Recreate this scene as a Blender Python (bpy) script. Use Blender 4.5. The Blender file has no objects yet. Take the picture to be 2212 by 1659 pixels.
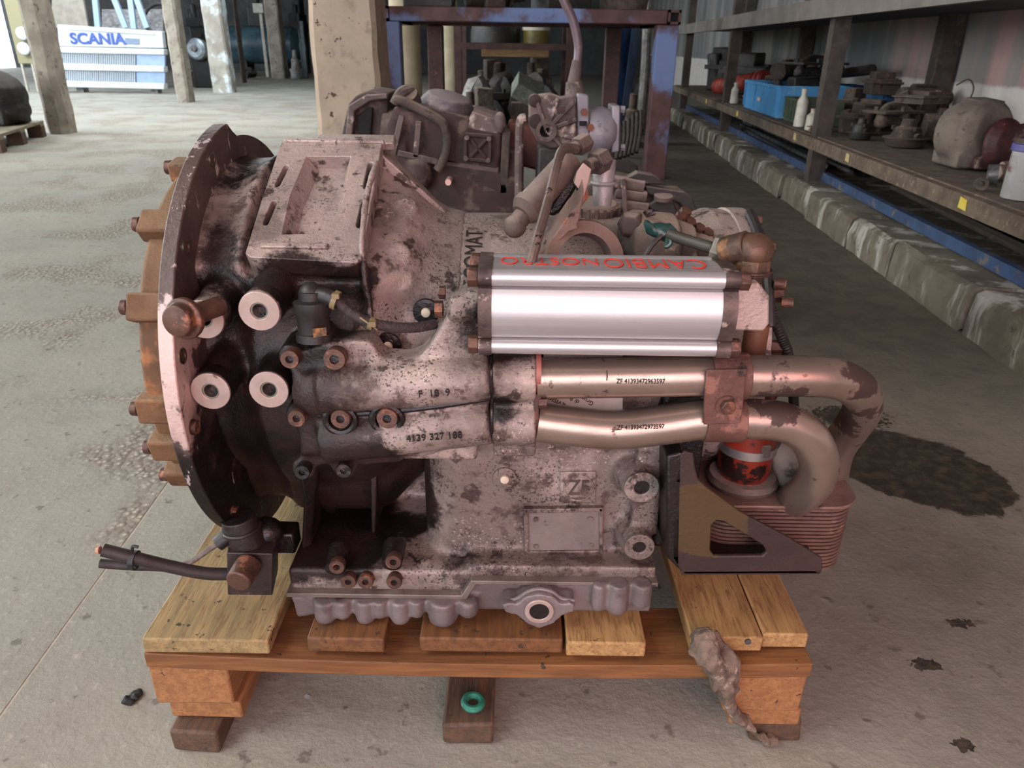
import bpy, bmesh, math, random
from mathutils import Vector, Matrix, Euler, noise as mnoise

# ------------------------------------------------------------------ camera, world, lights, exposure
SC = bpy.context.scene
COL = SC.collection
PITCH, ROLL, FPX, CAMH = math.radians(24.4), math.radians(0.8), 1610.0, 0.83
IW, IH = 2212.0, 1659.0
_f = Vector((0, math.cos(PITCH), -math.sin(PITCH)))
_r0 = Vector((1, 0, 0)); _u0 = Vector((0, math.sin(PITCH), math.cos(PITCH)))
_r = _r0 * math.cos(ROLL) + _u0 * math.sin(ROLL)
_u = -_r0 * math.sin(ROLL) + _u0 * math.cos(ROLL)
CAMLOC = Vector((0, 0, CAMH))
cam = bpy.data.cameras.new('camera'); camo = bpy.data.objects.new('camera', cam); COL.objects.link(camo)
m = Matrix.Identity(4)
for i in range(3):
    m[i][0], m[i][1], m[i][2], m[i][3] = _r[i], _u[i], -_f[i], CAMLOC[i]
camo.matrix_world = m
cam.sensor_width = 36; cam.lens = 36 * FPX / IW; cam.clip_start = 0.02; cam.clip_end = 200
cam.dof.use_dof = True; cam.dof.focus_distance = 0.80; cam.dof.aperture_fstop = 16
SC.camera = camo

w = bpy.data.worlds.new('world'); SC.world = w; w.use_nodes = True
bg = w.node_tree.nodes['Background']; bg.inputs[0].default_value = (0.80, 0.90, 1.0, 1); bg.inputs[1].default_value = 4.2

def area(name, loc, target, sx, sy, power, color):
    l = bpy.data.lights.new(name, 'AREA'); l.shape = 'RECTANGLE'; l.size = sx; l.size_y = sy
    l.energy = power; l.color = color
    o = bpy.data.objects.new(name, l); COL.objects.link(o); o.location = loc
    o.rotation_euler = (Vector(target) - Vector(loc)).to_track_quat('-Z', 'Y').to_euler()
    return o
# added key and background lamps, reddish bounce behind the camera, daylight from the left
area('added_key_light', (-1.9, 0.0, 2.4), (-0.05, 1.0, 0.5), 1.5, 1.1, 60, (1.0, 0.96, 0.92))  # key light added in mid room, away from any opening
area('reddish_bounce', (0.45, -0.75, 1.0), (0.0, 0.8, 0.40), 1.5, 0.7, 21, (1.0, 0.42, 0.40))
area('left_bay_daylight', (-6.5, 3.2, 1.9), (1.5, 3.4, 0.4), 3.0, 1.8, 330, (0.97, 1.0, 0.97))
area('added_background_light', (-3.5, 8.5, 3.3), (-3.5, 8.5, 0), 3.0, 2.0, 200, (0.95, 0.99, 1.0))  # overhead fill added for the background, no fitting known there
area('yard_daylight', (-8.0, 8.6, 3.2), (-5.8, 13.2, 0.2), 3.0, 1.8, 480, (0.82, 0.92, 1.0))
SC.view_settings.view_transform = 'Standard'; SC.view_settings.look = 'None'
SC.view_settings.gamma = 1.0; SC.view_settings.use_curve_mapping = False
SC.view_settings.exposure = -0.12
SC.cycles.use_denoising = True
SC.cycles.max_bounces = 4; SC.cycles.diffuse_bounces = 3; SC.cycles.glossy_bounces = 2; SC.cycles.transmission_bounces = 1
SC.cycles.caustics_reflective = False; SC.cycles.caustics_refractive = False; SC.cycles.use_adaptive_sampling = True; SC.cycles.adaptive_threshold = .07; SC.cycles.adaptive_min_samples = 12

# ------------------------------------------------------------------ helpers
V = Vector
def ray(px, py):
    return _f + _r * ((px - IW / 2) / FPX) - _u * ((py - IH / 2) / FPX)
def aY(px, py, Y): d = ray(px, py); return CAMLOC + d * (Y / d.y)
def aZ(px, py, Z): d = ray(px, py); return CAMLOC + d * ((Z - CAMH) / d.z)
def aX(px, py, X): d = ray(px, py); return CAMLOC + d * (X / d.x)
def spx(n, p):            # length in metres of n pixels at point p
    return n * (p - CAMLOC).dot(_f) / FPX

WLOC = {}
def attach(o, parent):
    if parent is not None:
        o.parent = parent; o.matrix_parent_inverse = Matrix.Translation(-WLOC[parent.name])
def tag(o, label=None, cat=None, group=None, kind=None):
    if label: o['label'] = label
    if cat: o['category'] = cat
    if group: o['group'] = group
    if kind: o['kind'] = kind
    return o
def thing(name, loc, label, cat, group=None):
    o = bpy.data.objects.new(name, None); COL.objects.link(o); o.location = loc; o.empty_display_size = .05
    WLOC[o.name] = V(loc)
    return tag(o, label, cat, group)

def frame_from(axis):
    a = V(axis).normalized()
    t = V((0, 0, 1)) if abs(a.z) < .9 else V((1, 0, 0))
    x = t.cross(a).normalized(); y = a.cross(x)
    return x, y, a
def smooth_path(pts, n=8):
    pts = [V(p) for p in pts]
    if len(pts) < 3: return pts
    out = []
    P = [pts[0] * 2 - pts[1]] + pts + [pts[-1] * 2 - pts[-2]]
    for i in range(1, len(P) - 2):
        for k in range(n):
            t = k / n; t2, t3 = t * t, t * t * t
            out.append(.5 * ((2 * P[i]) + (P[i + 1] - P[i - 1]) * t + (2 * P[i - 1] - 5 * P[i] + 4 * P[i + 1] - P[i + 2]) * t2 + (3 * P[i] - P[i - 1] - 3 * P[i + 1] + P[i + 2]) * t3))
    out.append(pts[-1]); return out

class MB:
    def __init__(s): s.v = []; s.f = []
    def _add(s, vs, fs):
        b = len(s.v); s.v += [V(v) for v in vs]; s.f += [tuple(b + i for i in f) for f in fs]; return s
    def box(s, c, size, rot=None, taper=1.0):
        hx, hy, hz = [a / 2 for a in size]
        R = rot.to_matrix() if isinstance(rot, Euler) else (rot if rot is not None else Matrix.Identity(3))
        vs = []
        for z in (-1, 1):
            k = taper if z > 0 else 1
            for x, y in ((-1, -1), (1, -1), (1, 1), (-1, 1)): vs.append(V(c) + R @ V((x * hx * k, y * hy * k, z * hz)))
        return s._add(vs, [(3, 2, 1, 0), (4, 5, 6, 7), (0, 1, 5, 4), (1, 2, 6, 5), (2, 3, 7, 6), (3, 0, 4, 7)])
    def mm(s, a, b):
        a, b = V(a), V(b); return s.box((a + b) / 2, [abs(b[i] - a[i]) for i in range(3)])
    def prism(s, pts, vec, scale=1.0):
        pts = [V(p) for p in pts]; n = len(pts); vec = V(vec)
        nrm = V((0, 0, 0))
        for i in range(n): nrm += pts[i].cross(pts[(i + 1) % n])
        if nrm.dot(vec) > 0: pts = pts[::-1]
        c = sum(pts, V()) / n
        top = [c + (p - c) * scale + vec for p in pts]
        fs = [tuple(range(n)), tuple(range(2 * n - 1, n - 1, -1))]
        fs += [((i + 1) % n, i, n + i, n + (i + 1) % n) for i in range(n)]
        return s._add(pts + top, fs)
    def lathe(s, prof, o, axis, n=24, caps=True, a0=0, a1=None, sy=1.0):
        x, y, a = frame_from(axis); o = V(o); full = a1 is None; k = n if full else n + 1
        vs = []; fs = []
        for t, r in prof:
            for i in range(k):
                th = a0 + (2 * math.pi if full else a1 - a0) * i / n
                vs.append(o + a * t + (x * math.cos(th) + y * math.sin(th) * sy) * r)
        for j in range(len(prof) - 1):
            for i in range(n):
                i2 = (i + 1) % k
                fs.append((j * k + i, j * k + i2, (j + 1) * k + i2, (j + 1) * k + i))
        if caps:
            fs.append(tuple(range(k))[::-1]); b = (len(prof) - 1) * k; fs.append(tuple(b + i for i in range(k)))
        return s._add(vs, fs)
    def cyl(s, p0, p1, r0, r1=None, n=18):
        p0, p1 = V(p0), V(p1); L = (p1 - p0).length
        return s.lathe([(0, r0), (L, r0 if r1 is None else r1)], p0, p1 - p0, n)
    def hexn(s, p0, p1, r): return s.cyl(p0, p1, r, r, 6)
    def ring(s, o, axis, R, r, h, n=32):
        return s.lathe([(0, r), (0, R), (h, R), (h, r), (0, r)], o, axis, n, caps=False)
    def torus(s, o, axis, R, r, n=32, m=10, a0=0, a1=None):
        prof = [(r * math.sin(2 * math.pi * i / m), R - r * math.cos(2 * math.pi * i / m)) for i in range(m + 1)]
        return s.lathe(prof, o, axis, n, caps=False, a0=a0, a1=a1)
    def ball(s, c, r, rot=None, n=12):
        rr = (r, r, r) if not hasattr(r, '__len__') else r
        R = rot.to_matrix() if rot is not None else Matrix.Identity(3)
        vs = []; fs = []; m_ = n // 2 + 1
        for j in range(1, m_):
            ph = math.pi * j / m_
            for i in range(n):
                th = 2 * math.pi * i / n
                vs.append(V(c) + R @ V((rr[0] * math.sin(ph) * math.cos(th), rr[1] * math.sin(ph) * math.sin(th), rr[2] * math.cos(ph))))
        t = len(vs); vs += [V(c) + R @ V((0, 0, rr[2])), V(c) + R @ V((0, 0, -rr[2]))]
        for j in range(m_ - 2):
            for i in range(n):
                fs.append((j * n + i, (j + 1) * n + i, (j + 1) * n + (i + 1) % n, j * n + (i + 1) % n))
        for i in range(n):
            fs.append((t, i, (i + 1) % n)); b = (m_ - 2) * n; fs.append((t + 1, b + (i + 1) % n, b + i))
        return s._add(vs, fs)
    def tube(s, pts, r, n=12, sub=8, caps=True, prof=None):
        P = smooth_path(pts, sub) if sub > 1 else [V(p) for p in pts]
        rs = r if hasattr(r, '__len__') else None
        vs = []; fs = []; x = None
        for k, p in enumerate(P):
            t = (P[min(k + 1, len(P) - 1)] - P[max(k - 1, 0)]).normalized()
            if x is None: x = frame_from(t)[0]
            x = (x - t * x.dot(t)).normalized(); y = t.cross(x)
            if rs:
                q = k / (len(P) - 1) * (len(rs) - 1); i0 = min(int(q), len(rs) - 2); rad = rs[i0] + (rs[i0 + 1] - rs[i0]) * (q - i0)
            else: rad = r
            if prof: rad *= prof(k)
            for i in range(n):
                th = 2 * math.pi * i / n; vs.append(p + (x * math.cos(th) + y * math.sin(th)) * rad)
        for k in range(len(P) - 1):
            for i in range(n):
                fs.append((k * n + i, k * n + (i + 1) % n, (k + 1) * n + (i + 1) % n, (k + 1) * n + i))
        if caps:
            fs.append(tuple(range(n))[::-1]); b = (len(P) - 1) * n; fs.append(tuple(b + i for i in range(n)))
        return s._add(vs, fs)
    def bar(s, p0, p1, w, h, up=(0, 0, 1)):
        p0, p1 = V(p0), V(p1); a = (p1 - p0); L = a.length; a = a / L
        x = a.cross(V(up))
        if x.length < 1e-4: x = a.cross(V((0, 1, 0)))
        x.normalize(); y = x.cross(a)
        return s.prism([p0 + x * (i * w / 2) + y * (j * h / 2) for i, j in ((-1, -1), (1, -1), (1, 1), (-1, 1))], a * L)
    def jitter(s, amt, sc=20.0, seed=0.0):
        for v in s.v:
            n = mnoise.noise_vector(v * sc + V((seed, seed * 1.7, -seed))); v += n * amt
        return s
    def build(s, name, mat, parent=None, smooth=35, bevel=0, voxel=0, iters=3, seg=2, rough=None, loc=None, disp=0, dscale=.03):
        me = bpy.data.meshes.new(name)
        lo = V([min(v[i] for v in s.v) for i in range(3)]); hi = V([max(v[i] for v in s.v) for i in range(3)])
        c = (lo + hi) / 2 if loc is None else V(loc)
        me.from_pydata([tuple(v - c) for v in s.v], [], s.f)
        bm = bmesh.new(); bm.from_mesh(me); bmesh.ops.recalc_face_normals(bm, faces=bm.faces); bm.to_mesh(me); bm.free()
        o = bpy.data.objects.new(name, me); COL.objects.link(o); o.location = c; WLOC[o.name] = c
        if mat is not None: me.materials.append(mat)
        if smooth or voxel:
            for p in me.polygons: p.use_smooth = True
            if not voxel: me.set_sharp_from_angle(angle=math.radians(smooth))
        if voxel:
            r = o.modifiers.new('remesh', 'REMESH'); r.mode = 'VOXEL'; r.voxel_size = voxel; r.use_smooth_shade = True
            if iters:
                q = o.modifiers.new('soft', 'SMOOTH'); q.factor = .5; q.iterations = iters
            if disp:
                t = bpy.data.textures.get('lumps%g' % dscale)
                if t is None:
                    t = bpy.data.textures.new('lumps%g' % dscale, 'CLOUDS'); t.noise_scale = dscale; t.noise_depth = 2
                d = o.modifiers.new('lumps', 'DISPLACE'); d.texture = t; d.strength = disp; d.mid_level = .5; d.texture_coords = 'GLOBAL'
        elif bevel:
            b = o.modifiers.new('bevel', 'BEVEL'); b.width = bevel; b.segments = seg; b.limit_method = 'ANGLE'; b.angle_limit = math.radians(40)
            b.harden_normals = False
        attach(o, parent)
        return o

def part(name, mat, parent, fn, **kw):
    mb = MB(); fn(mb); return mb.build(name, mat, parent, **kw)

def textmesh(name, body, mat, parent, M4, size, depth=0.0006, align='CENTER', sx=1.0, bold=0.0, fit=None):
    """flat lettering turned into a thin mesh; M4 maps the text plane to the world"""
    cu = bpy.data.curves.new(name, 'FONT'); cu.body = body; cu.size = size; cu.extrude = depth; cu.align_x = align; cu.align_y = 'CENTER'
    cu.offset = bold
    t = bpy.data.objects.new(name + '_c', cu); COL.objects.link(t)
    dg = bpy.context.evaluated_depsgraph_get(); me = bpy.data.meshes.new_from_object(t.evaluated_get(dg))
    bpy.data.objects.remove(t); bpy.data.curves.remove(cu)
    me.name = name
    for v in me.vertices: v.co.x *= sx
    if fit:
        xs = [v.co.x for v in me.vertices]; ys = [v.co.y for v in me.vertices]; cx, cy = (max(xs) + min(xs)) / 2, (max(ys) + min(ys)) / 2
        for v in me.vertices: v.co.x = (v.co.x - cx) * fit[0] / (max(xs) - min(xs)); v.co.y = (v.co.y - cy) * fit[1] / (max(ys) - min(ys))
    pts = [M4 @ v.co for v in me.vertices]
    c = sum(pts, V()) / max(1, len(pts))
    for v, p in zip(me.vertices, pts): v.co = p - c
    me.materials.clear(); me.materials.append(mat)
    o = bpy.data.objects.new(name, me); COL.objects.link(o); o.location = c; WLOC[o.name] = c
    attach(o, parent); return o
def basis(o, x, y):
    x = V(x).normalized(); z = x.cross(V(y)).normalized(); y = z.cross(x); m = Matrix.Identity(4)
    for i in range(3): m[i][0], m[i][1], m[i][2], m[i][3] = x[i], y[i], z[i], o[i]
    return m

# ------------------------------------------------------------------ materials
def srgb(h):
    if isinstance(h, str):
        h = h.lstrip('#'); c = [int(h[i:i + 2], 16) / 255 for i in (0, 2, 4)]
        c = [x / 12.92 if x <= .04045 else ((x + .055) / 1.055) ** 2.4 for x in c]
    else: c = list(h)[:3]
    return (*c, 1)
class Nd:
    def __init__(s, mat): s.nt = mat.node_tree; s.L = s.nt.links
    def n(s, t, **kw):
        nd = s.nt.nodes.new(t)
        for k, v in kw.items(): setattr(nd, k, v)
        return nd
    def put(s, sock, v):
        if hasattr(v, 'is_output') or hasattr(v, 'links'): s.L.new(v, sock)
        else: sock.default_value = v
    def math(s, op, a, b=None, c=None, clamp=False):
        nd = s.n('ShaderNodeMath', operation=op, use_clamp=clamp); s.put(nd.inputs[0], a)
        if b is not None: s.put(nd.inputs[1], b)
        if c is not None: s.put(nd.inputs[2], c)
        return nd.outputs[0]
    def mapr(s, v, a, b, c=0., d=1., st='SMOOTHSTEP'):
        nd = s.n('ShaderNodeMapRange', interpolation_type=st); s.put(nd.inputs['Value'], v)
        for k, x in (('From Min', a), ('From Max', b), ('To Min', c), ('To Max', d)): nd.inputs[k].default_value = x
        return nd.outputs[0]
    def mix(s, f, a, b):
        nd = s.n('ShaderNodeMix', data_type='RGBA'); s.put(nd.inputs[0], f)
        s.put(nd.inputs[6], a); s.put(nd.inputs[7], b); return nd.outputs[2]
    def mixf(s, f, a, b):
        nd = s.n('ShaderNodeMix', data_type='FLOAT'); s.put(nd.inputs[0], f); s.put(nd.inputs[2], a); s.put(nd.inputs[3], b); return nd.outputs[0]
    def pos(s, stretch=None, rotz=0, offset=None):
        g = s.n('ShaderNodeNewGeometry').outputs['Position']
        if stretch or rotz or offset:
            mp = s.n('ShaderNodeMapping'); s.L.new(g, mp.inputs[0])
            if stretch: mp.inputs['Scale'].default_value = stretch
            if rotz: mp.inputs['Rotation'].default_value = (0, 0, rotz)
            if offset: mp.inputs['Location'].default_value = offset
            return mp.outputs[0]
        return g
    def noise(s, vec, scale, detail=5, rough=.6, dist=0):
        nd = s.n('ShaderNodeTexNoise'); s.L.new(vec, nd.inputs['Vector']); nd.inputs['Scale'].default_value = scale
        nd.inputs['Detail'].default_value = detail; nd.inputs['Roughness'].default_value = rough; nd.inputs['Distortion'].default_value = dist
        return nd.outputs[0]
    def blob(s, vec, b):
        x, y, z, r, st = b[:5]; sc = b[5] if len(b) > 5 else (1, 1, 1)
        sub = s.n('ShaderNodeVectorMath', operation='SUBTRACT'); s.L.new(vec, sub.inputs[0]); sub.inputs[1].default_value = (x, y, z)
        mul = s.n('ShaderNodeVectorMath', operation='MULTIPLY'); s.L.new(sub.outputs[0], mul.inputs[0]); mul.inputs[1].default_value = sc
        ln = s.n('ShaderNodeVectorMath', operation='LENGTH'); s.L.new(mul.outputs[0], ln.inputs[0])
        return s.mapr(ln.outputs['Value'], r * .35, r, st, 0)
def mat(name, c1, c2=None, scale=9, rough=.6, metal=0., bump=.15, bscale=90, stretch=None, layers=(), spec=.5, rvar=.12, coat=0, dust=None):
    """c1/c2 blended by noise; layers = dicts(color, scale, lo, hi, blobs, rough, metal, stretch)"""
    M_ = bpy.data.materials.new(name); M_.use_nodes = True; k = Nd(M_); B = M_.node_tree.nodes['Principled BSDF']
    p = k.pos(stretch); p0 = k.pos()
    base = srgb(c1)
    n1 = k.noise(p, scale, 3)
    col = k.mix(k.mapr(n1, .35, .65), base, srgb(c2 if c2 else c1))
    ro = k.math('MULTIPLY_ADD', n1, rvar * 2, rough - rvar); me = metal
    hgt = k.noise(p, bscale, 3, .65)
    for i, l in enumerate(layers):
        n = k.noise(k.pos(l.get('stretch'), offset=(i * 3.1 + 1, i * 1.7, 2 * i)), l['scale'], l.get('detail', 4), l.get('rg', .65), l.get('dist', 0))
        for b in l.get('blobs', ()): n = k.math('ADD', n, k.blob(p0, b))
        fac = k.mapr(n, l['lo'], l['hi'])
        if 'mod' in l: fac = k.math('MULTIPLY', fac, k.mapr(k.noise(k.pos(offset=(5.3 * i, 2.2, 7.1)), l['mod'][0], 2, .6), l['mod'][1], l['mod'][2]))
        if 'max' in l: fac = k.math('MULTIPLY', fac, l['max'])
        lc = srgb(l['color'])
        if 'color2' in l: lc = k.mix(k.mapr(k.noise(p0, l.get('c2scale', 30), 2), .4, .6), lc, srgb(l['color2']))
        col = k.mix(fac, col, lc)
        if 'rough' in l: ro = k.mixf(fac, ro, l['rough'])
        if 'metal' in l: me = k.mixf(fac, me, l['metal'])
        if l.get('h'): hgt = k.math('ADD', hgt, k.math('MULTIPLY', fac, l['h']))
    if dust:      # dust on faces turned up, its paleness also painting in top light
        sx = k.n('ShaderNodeSeparateXYZ'); k.L.new(k.n('ShaderNodeNewGeometry').outputs['Normal'], sx.inputs[0])
        df = k.math('MULTIPLY', k.mapr(k.math('ADD', sx.outputs[2], k.math('MULTIPLY', k.math('SUBTRACT', k.noise(p0, 35, 3), .5), .8)), .35, .95), dust[1])
        col = k.mix(df, col, srgb(dust[0])); ro = k.mixf(df, ro, .95); me = k.mixf(df, me, 0.)
    k.put(B.inputs['Base Color'], col); k.put(B.inputs['Roughness'], ro); k.put(B.inputs['Metallic'], me)
    B.inputs['Specular IOR Level'].default_value = spec
    if coat: B.inputs['Coat Weight'].default_value = coat; B.inputs['Coat Roughness'].default_value = .2
    if bump:
        bn = k.n('ShaderNodeBump'); bn.inputs['Strength'].default_value = bump; bn.inputs['Distance'].default_value = .004
        k.put(bn.inputs['Height'], hgt); k.L.new(bn.outputs[0], B.inputs['Normal'])
    return M_
rnd = random.Random(7)
# ------------------------------------------------------------------ shared materials
CONC = mat('old_concrete_pillar', '#a59c8e', '#8b8175', scale=5, rough=.9, bump=.35, bscale=40,
           layers=[dict(color='#6d6258', scale=14, lo=.58, hi=.66), dict(color='#4a3a33', scale=26, lo=.70, hi=.73)])
STEELBROWN = mat('rusty_brown_paint', '#4a2f2b', '#3a2523', scale=12, rough=.7, bump=.2,
                 layers=[dict(color='#6b4a40', scale=30, lo=.60, hi=.7), dict(color='#75706f', scale=6, lo=.66, hi=.8, max=.5)])
FRAMEPAINT = mat('brown_frame_with_blue_overspray', '#5a3733', '#472a28', scale=8, rough=.6, bump=.2,
                 layers=[dict(color='#7088b8', scale=3.2, lo=.52, hi=.72, blobs=[(-.82, 5.2, .8, .35, .3), (.97, 5.2, .75, .3, .3), (.1, 5.2, 1.0, .45, .22)], max=.75),
                         dict(color='#33201d', scale=40, lo=.66, hi=.72)])
RACKSTEEL = mat('rack_dull_steel', '#4a4039', '#38302b', scale=10, rough=.75, bump=.15, layers=[dict(color='#5b4437', scale=22, lo=.58, hi=.7)])
SHELFDUST = mat('dusty_shelf_board', '#6a5b4c', '#54473c', scale=14, rough=.92, bump=.4, bscale=120,
                layers=[dict(color='#8b7b68', scale=40, lo=.58, hi=.7), dict(color='#3c322b', scale=9, lo=.62, hi=.75)])
BEAMGREY = mat('grey_top_beam', '#77706a', '#686059', scale=4, rough=.7, bump=.1, layers=[dict(color='#4d4540', scale=18, lo=.62, hi=.74)])
BLUEPAINT = mat('blue_rail_paint', '#344a6d', '#2b3d5a', scale=12, rough=.6, bump=.1, layers=[dict(color='#6b6156', scale=16, lo=.56, hi=.68)])
GREASE = mat('greasy_brown_iron', '#3e3029', '#2b211b', dust=('#7a685a', .7), scale=14, rough=.75, bump=.5, bscale=60, layers=[dict(color='#6d5646', scale=25, lo=.55, hi=.7)])
GREASE2 = mat('dusty_taupe_iron', '#5a4c42', '#413730', dust=('#86776a', .7), scale=16, rough=.85, bump=.5, bscale=60, layers=[dict(color='#2c231e', scale=20, lo=.58, hi=.68)])
DARKIRON = mat('black_iron_parts', '#26211e', '#171413', dust=('#5a5049', .5), scale=14, rough=.55, bump=.4, bscale=60, layers=[dict(color='#4b433d', scale=30, lo=.6, hi=.7)])
GREYALU = mat('dull_grey_aluminium', '#8d8a88', '#6c6866', scale=14, rough=.5, metal=.3, bump=.3, layers=[dict(color='#3a3431', scale=18, lo=.58, hi=.7)])
WHITEPL = mat('off_white_plastic', '#c9c2b6', '#b3aa9c', scale=10, rough=.55, bump=.05)
STEELBAR = mat('bare_steel_bars', '#8d8c8c', '#5d5b5b', scale=16, rough=.4, metal=.6, bump=.1)
PINE = mat('pale_plank', '#b08a62', '#94704d', scale=6, rough=.8, stretch=(1, 10, 10), bump=.2)

# ------------------------------------------------------------------ floor
def floor_material():
    M_ = bpy.data.materials.new('worn_concrete_floor'); M_.use_nodes = True; k = Nd(M_); B = M_.node_tree.nodes['Principled BSDF']
    p = k.pos(); sep = k.n('ShaderNodeSeparateXYZ'); k.L.new(p, sep.inputs[0]); X, Y = sep.outputs[0], sep.outputs[1]
    n1 = k.noise(p, 1.7, 3, .6); n2 = k.noise(p, 9, 5, .65); n3 = k.noise(p, 70, 4, .7); n4 = k.noise(p, 26, 3, .6)
    col = k.mix(k.mapr(n1, .35, .65), srgb('#8a877d'), srgb('#959185'))
    col = k.mix(k.math('MULTIPLY', k.mapr(n2, .5, .75), .32), col, srgb('#726a5f'))
    col = k.mix(k.math('MULTIPLY', k.mapr(n3, .55, .72), .35), col, srgb('#c0b8a8'))
    col = k.mix(k.math('MULTIPLY', k.mapr(n4, .62, .70), .6), col, srgb('#453c33'))
    # older, pebbly slab left of the joint
    edge = k.math('ADD', X, k.math('MULTIPLY', Y, .043)); 
    old = k.mapr(edge, -.652, -.648, 1, 0, 'LINEAR')
    peb = k.math('MULTIPLY', old, k.mapr(k.noise(p, 2.3, 3, .5), .47, .60))
    vor = k.n('ShaderNodeTexVoronoi'); vor.inputs['Scale'].default_value = 75; k.L.new(p, vor.inputs['Vector'])
    pc = k.mix(k.mapr(vor.outputs['Distance'], .1, .5), srgb('#bdb3a3'), srgb('#776c5f'))
    col = k.mix(k.math('MULTIPLY', peb, .75), col, pc)
    # darker brown floor along the rack aisle and towards the right
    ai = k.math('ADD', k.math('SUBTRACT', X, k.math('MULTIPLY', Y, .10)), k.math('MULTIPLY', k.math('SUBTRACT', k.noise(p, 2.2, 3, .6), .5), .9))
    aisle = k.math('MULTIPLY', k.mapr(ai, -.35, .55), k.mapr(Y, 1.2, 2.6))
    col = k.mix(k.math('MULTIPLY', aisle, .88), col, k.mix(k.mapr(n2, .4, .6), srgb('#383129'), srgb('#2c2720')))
    tr = k.mapr(k.math('ADD', X, k.math('MULTIPLY', k.math('SUBTRACT', k.noise(p, 2.6, 3, .6), .5), 1.0)), .25, .95)
    col = k.mix(k.math('MULTIPLY', tr, .55), col, k.mix(k.mapr(n2, .4, .6), srgb('#6b6153'), srgb('#5b5246')))
    # oil puddle beside the cooler, smaller spills
    wob = k.math('MULTIPLY', k.math('SUBTRACT', k.noise(p, 11, 6, .7), .5), .75); wob2 = k.math('MULTIPLY', k.math('SUBTRACT', k.noise(p, 90, 2, .6), .5), 2.2)
    def spill(x, y, r, sx, sy, rot=0):
        mp = k.n('ShaderNodeMapping'); mp.vector_type = 'TEXTURE'; k.L.new(p, mp.inputs[0])
        mp.inputs['Location'].default_value = (x, y, 0); mp.inputs['Rotation'].default_value = (0, 0, rot); mp.inputs['Scale'].default_value = (sx, sy, 1)
        ln = k.n('ShaderNodeVectorMath', operation='LENGTH'); k.L.new(mp.outputs[0], ln.inputs[0])
        return k.mapr(k.math('ADD', ln.outputs['Value'], wob if r > .1 else wob2), .97, 1.03, 1, 0)
    st = spill(.885, 1.42, 1, .20, .155, -.75)
    for a in ((.84, 1.66, .05, .09, .06), (1.14, 1.05, .05, .03, .02), (1.25, .86, .05, .02, .012), (.62, .84, .05, .02, .012),
              (.83, .86, .05, .015, .02), (.95, .80, .05, .022, .012), (1.02, .93, .05, .012, .012), (.72, .93, .05, .02, .01), (.60, .70, .05, .013, .01)):
        st = k.math('MAXIMUM', st, spill(*a))
    oil = k.mix(k.mapr(k.noise(p, 38, 3, .7), .42, .68), srgb('#26211a'), srgb('#4d4435'))
    col = k.mix(k.math('MULTIPLY', st, .93), col, oil)
    ro = k.mixf(st, k.math('MULTIPLY_ADD', n2, .25, .66), .5)
    k.put(B.inputs['Base Color'], col); k.put(B.inputs['Roughness'], ro)
    h = k.math('ADD', k.math('MULTIPLY', n3, .5), k.math('ADD', k.math('MULTIPLY', n4, .6), k.math('MULTIPLY', k.math('MULTIPLY', peb, vor.outputs['Distance']), -1.2)))
    bn = k.n('ShaderNodeBump'); bn.inputs['Strength'].default_value = .6; bn.inputs['Distance'].default_value = .006
    k.put(bn.inputs['Height'], h); k.L.new(bn.outputs[0], B.inputs['Normal'])
    return M_
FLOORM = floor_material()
# two slabs with a real joint between them
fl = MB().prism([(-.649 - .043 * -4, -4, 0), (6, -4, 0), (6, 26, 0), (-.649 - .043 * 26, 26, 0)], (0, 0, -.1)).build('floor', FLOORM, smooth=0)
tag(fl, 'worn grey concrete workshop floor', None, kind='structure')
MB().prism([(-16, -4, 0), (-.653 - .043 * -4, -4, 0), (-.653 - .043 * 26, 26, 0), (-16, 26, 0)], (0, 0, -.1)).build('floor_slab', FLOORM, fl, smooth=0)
MB().prism([(-.654 + .172, -4, -.001), (-.648 + .172, -4, -.001), (-.648 - 1.118, 26, -.001), (-.654 - 1.118, 26, -.001)], (0, 0, -.05)).build(
    'joint_strip', mat('joint_mortar', '#b9b2a4', '#a69d8e', scale=20, rough=.9), fl, smooth=0)

# ------------------------------------------------------------------ shell
TH = math.atan(.065); RD = V((math.sin(TH), math.cos(TH), 0)); RN = V((math.cos(TH), -math.sin(TH), 0)); RO = V((1.32, 0, 0))
def RK(s, off, z): return RO + RD * s + RN * off + V((0, 0, z))
def wall_mat():
    M_ = bpy.data.materials.new('smeared_two_tone_wall'); M_.use_nodes = True; k = Nd(M_); B = M_.node_tree.nodes['Principled BSDF']
    p = k.pos(); sep = k.n('ShaderNodeSeparateXYZ'); k.L.new(p, sep.inputs[0])
    st = k.noise(k.pos((.9, .9, .12)), 3.0, 4, .6); n = k.noise(p, 8, 6, .6)
    up = k.mix(k.mapr(st, .38, .62), srgb('#b48d89'), srgb('#8c8683'))
    up = k.mix(k.mapr(sep.outputs[1], 4.5, 7.0), up, k.mix(k.mapr(st, .38, .62), srgb('#8f8b86'), srgb('#6a6a68')))
    lo = k.mix(k.mapr(n, .4, .65), srgb('#d3cac3'), srgb('#c6bdb6'))
    e = k.math('ADD', sep.outputs[2], k.math('MULTIPLY', k.math('SUBTRACT', n, .5), .03))
    col = k.mix(k.mapr(e, .655, .68), lo, up)
    sp = k.noise(k.pos((1, 1, .5)), 22, 5, .6)
    col = k.mix(k.math('MULTIPLY', k.mapr(sp, .66, .72), .5), col, srgb('#5a4e49'))
    k.put(B.inputs['Base Color'], col); B.inputs['Roughness'].default_value = .85
    return M_
tag(MB().prism([RK(-5, .97, 0), RK(26, .97, 0), RK(26, 1.17, 0), RK(-5, 1.17, 0)], (0, 0, 3.6)).build('wall_right', wall_mat(), smooth=0), 'two-tone smeared wall behind the parts rack', kind='structure')
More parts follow.
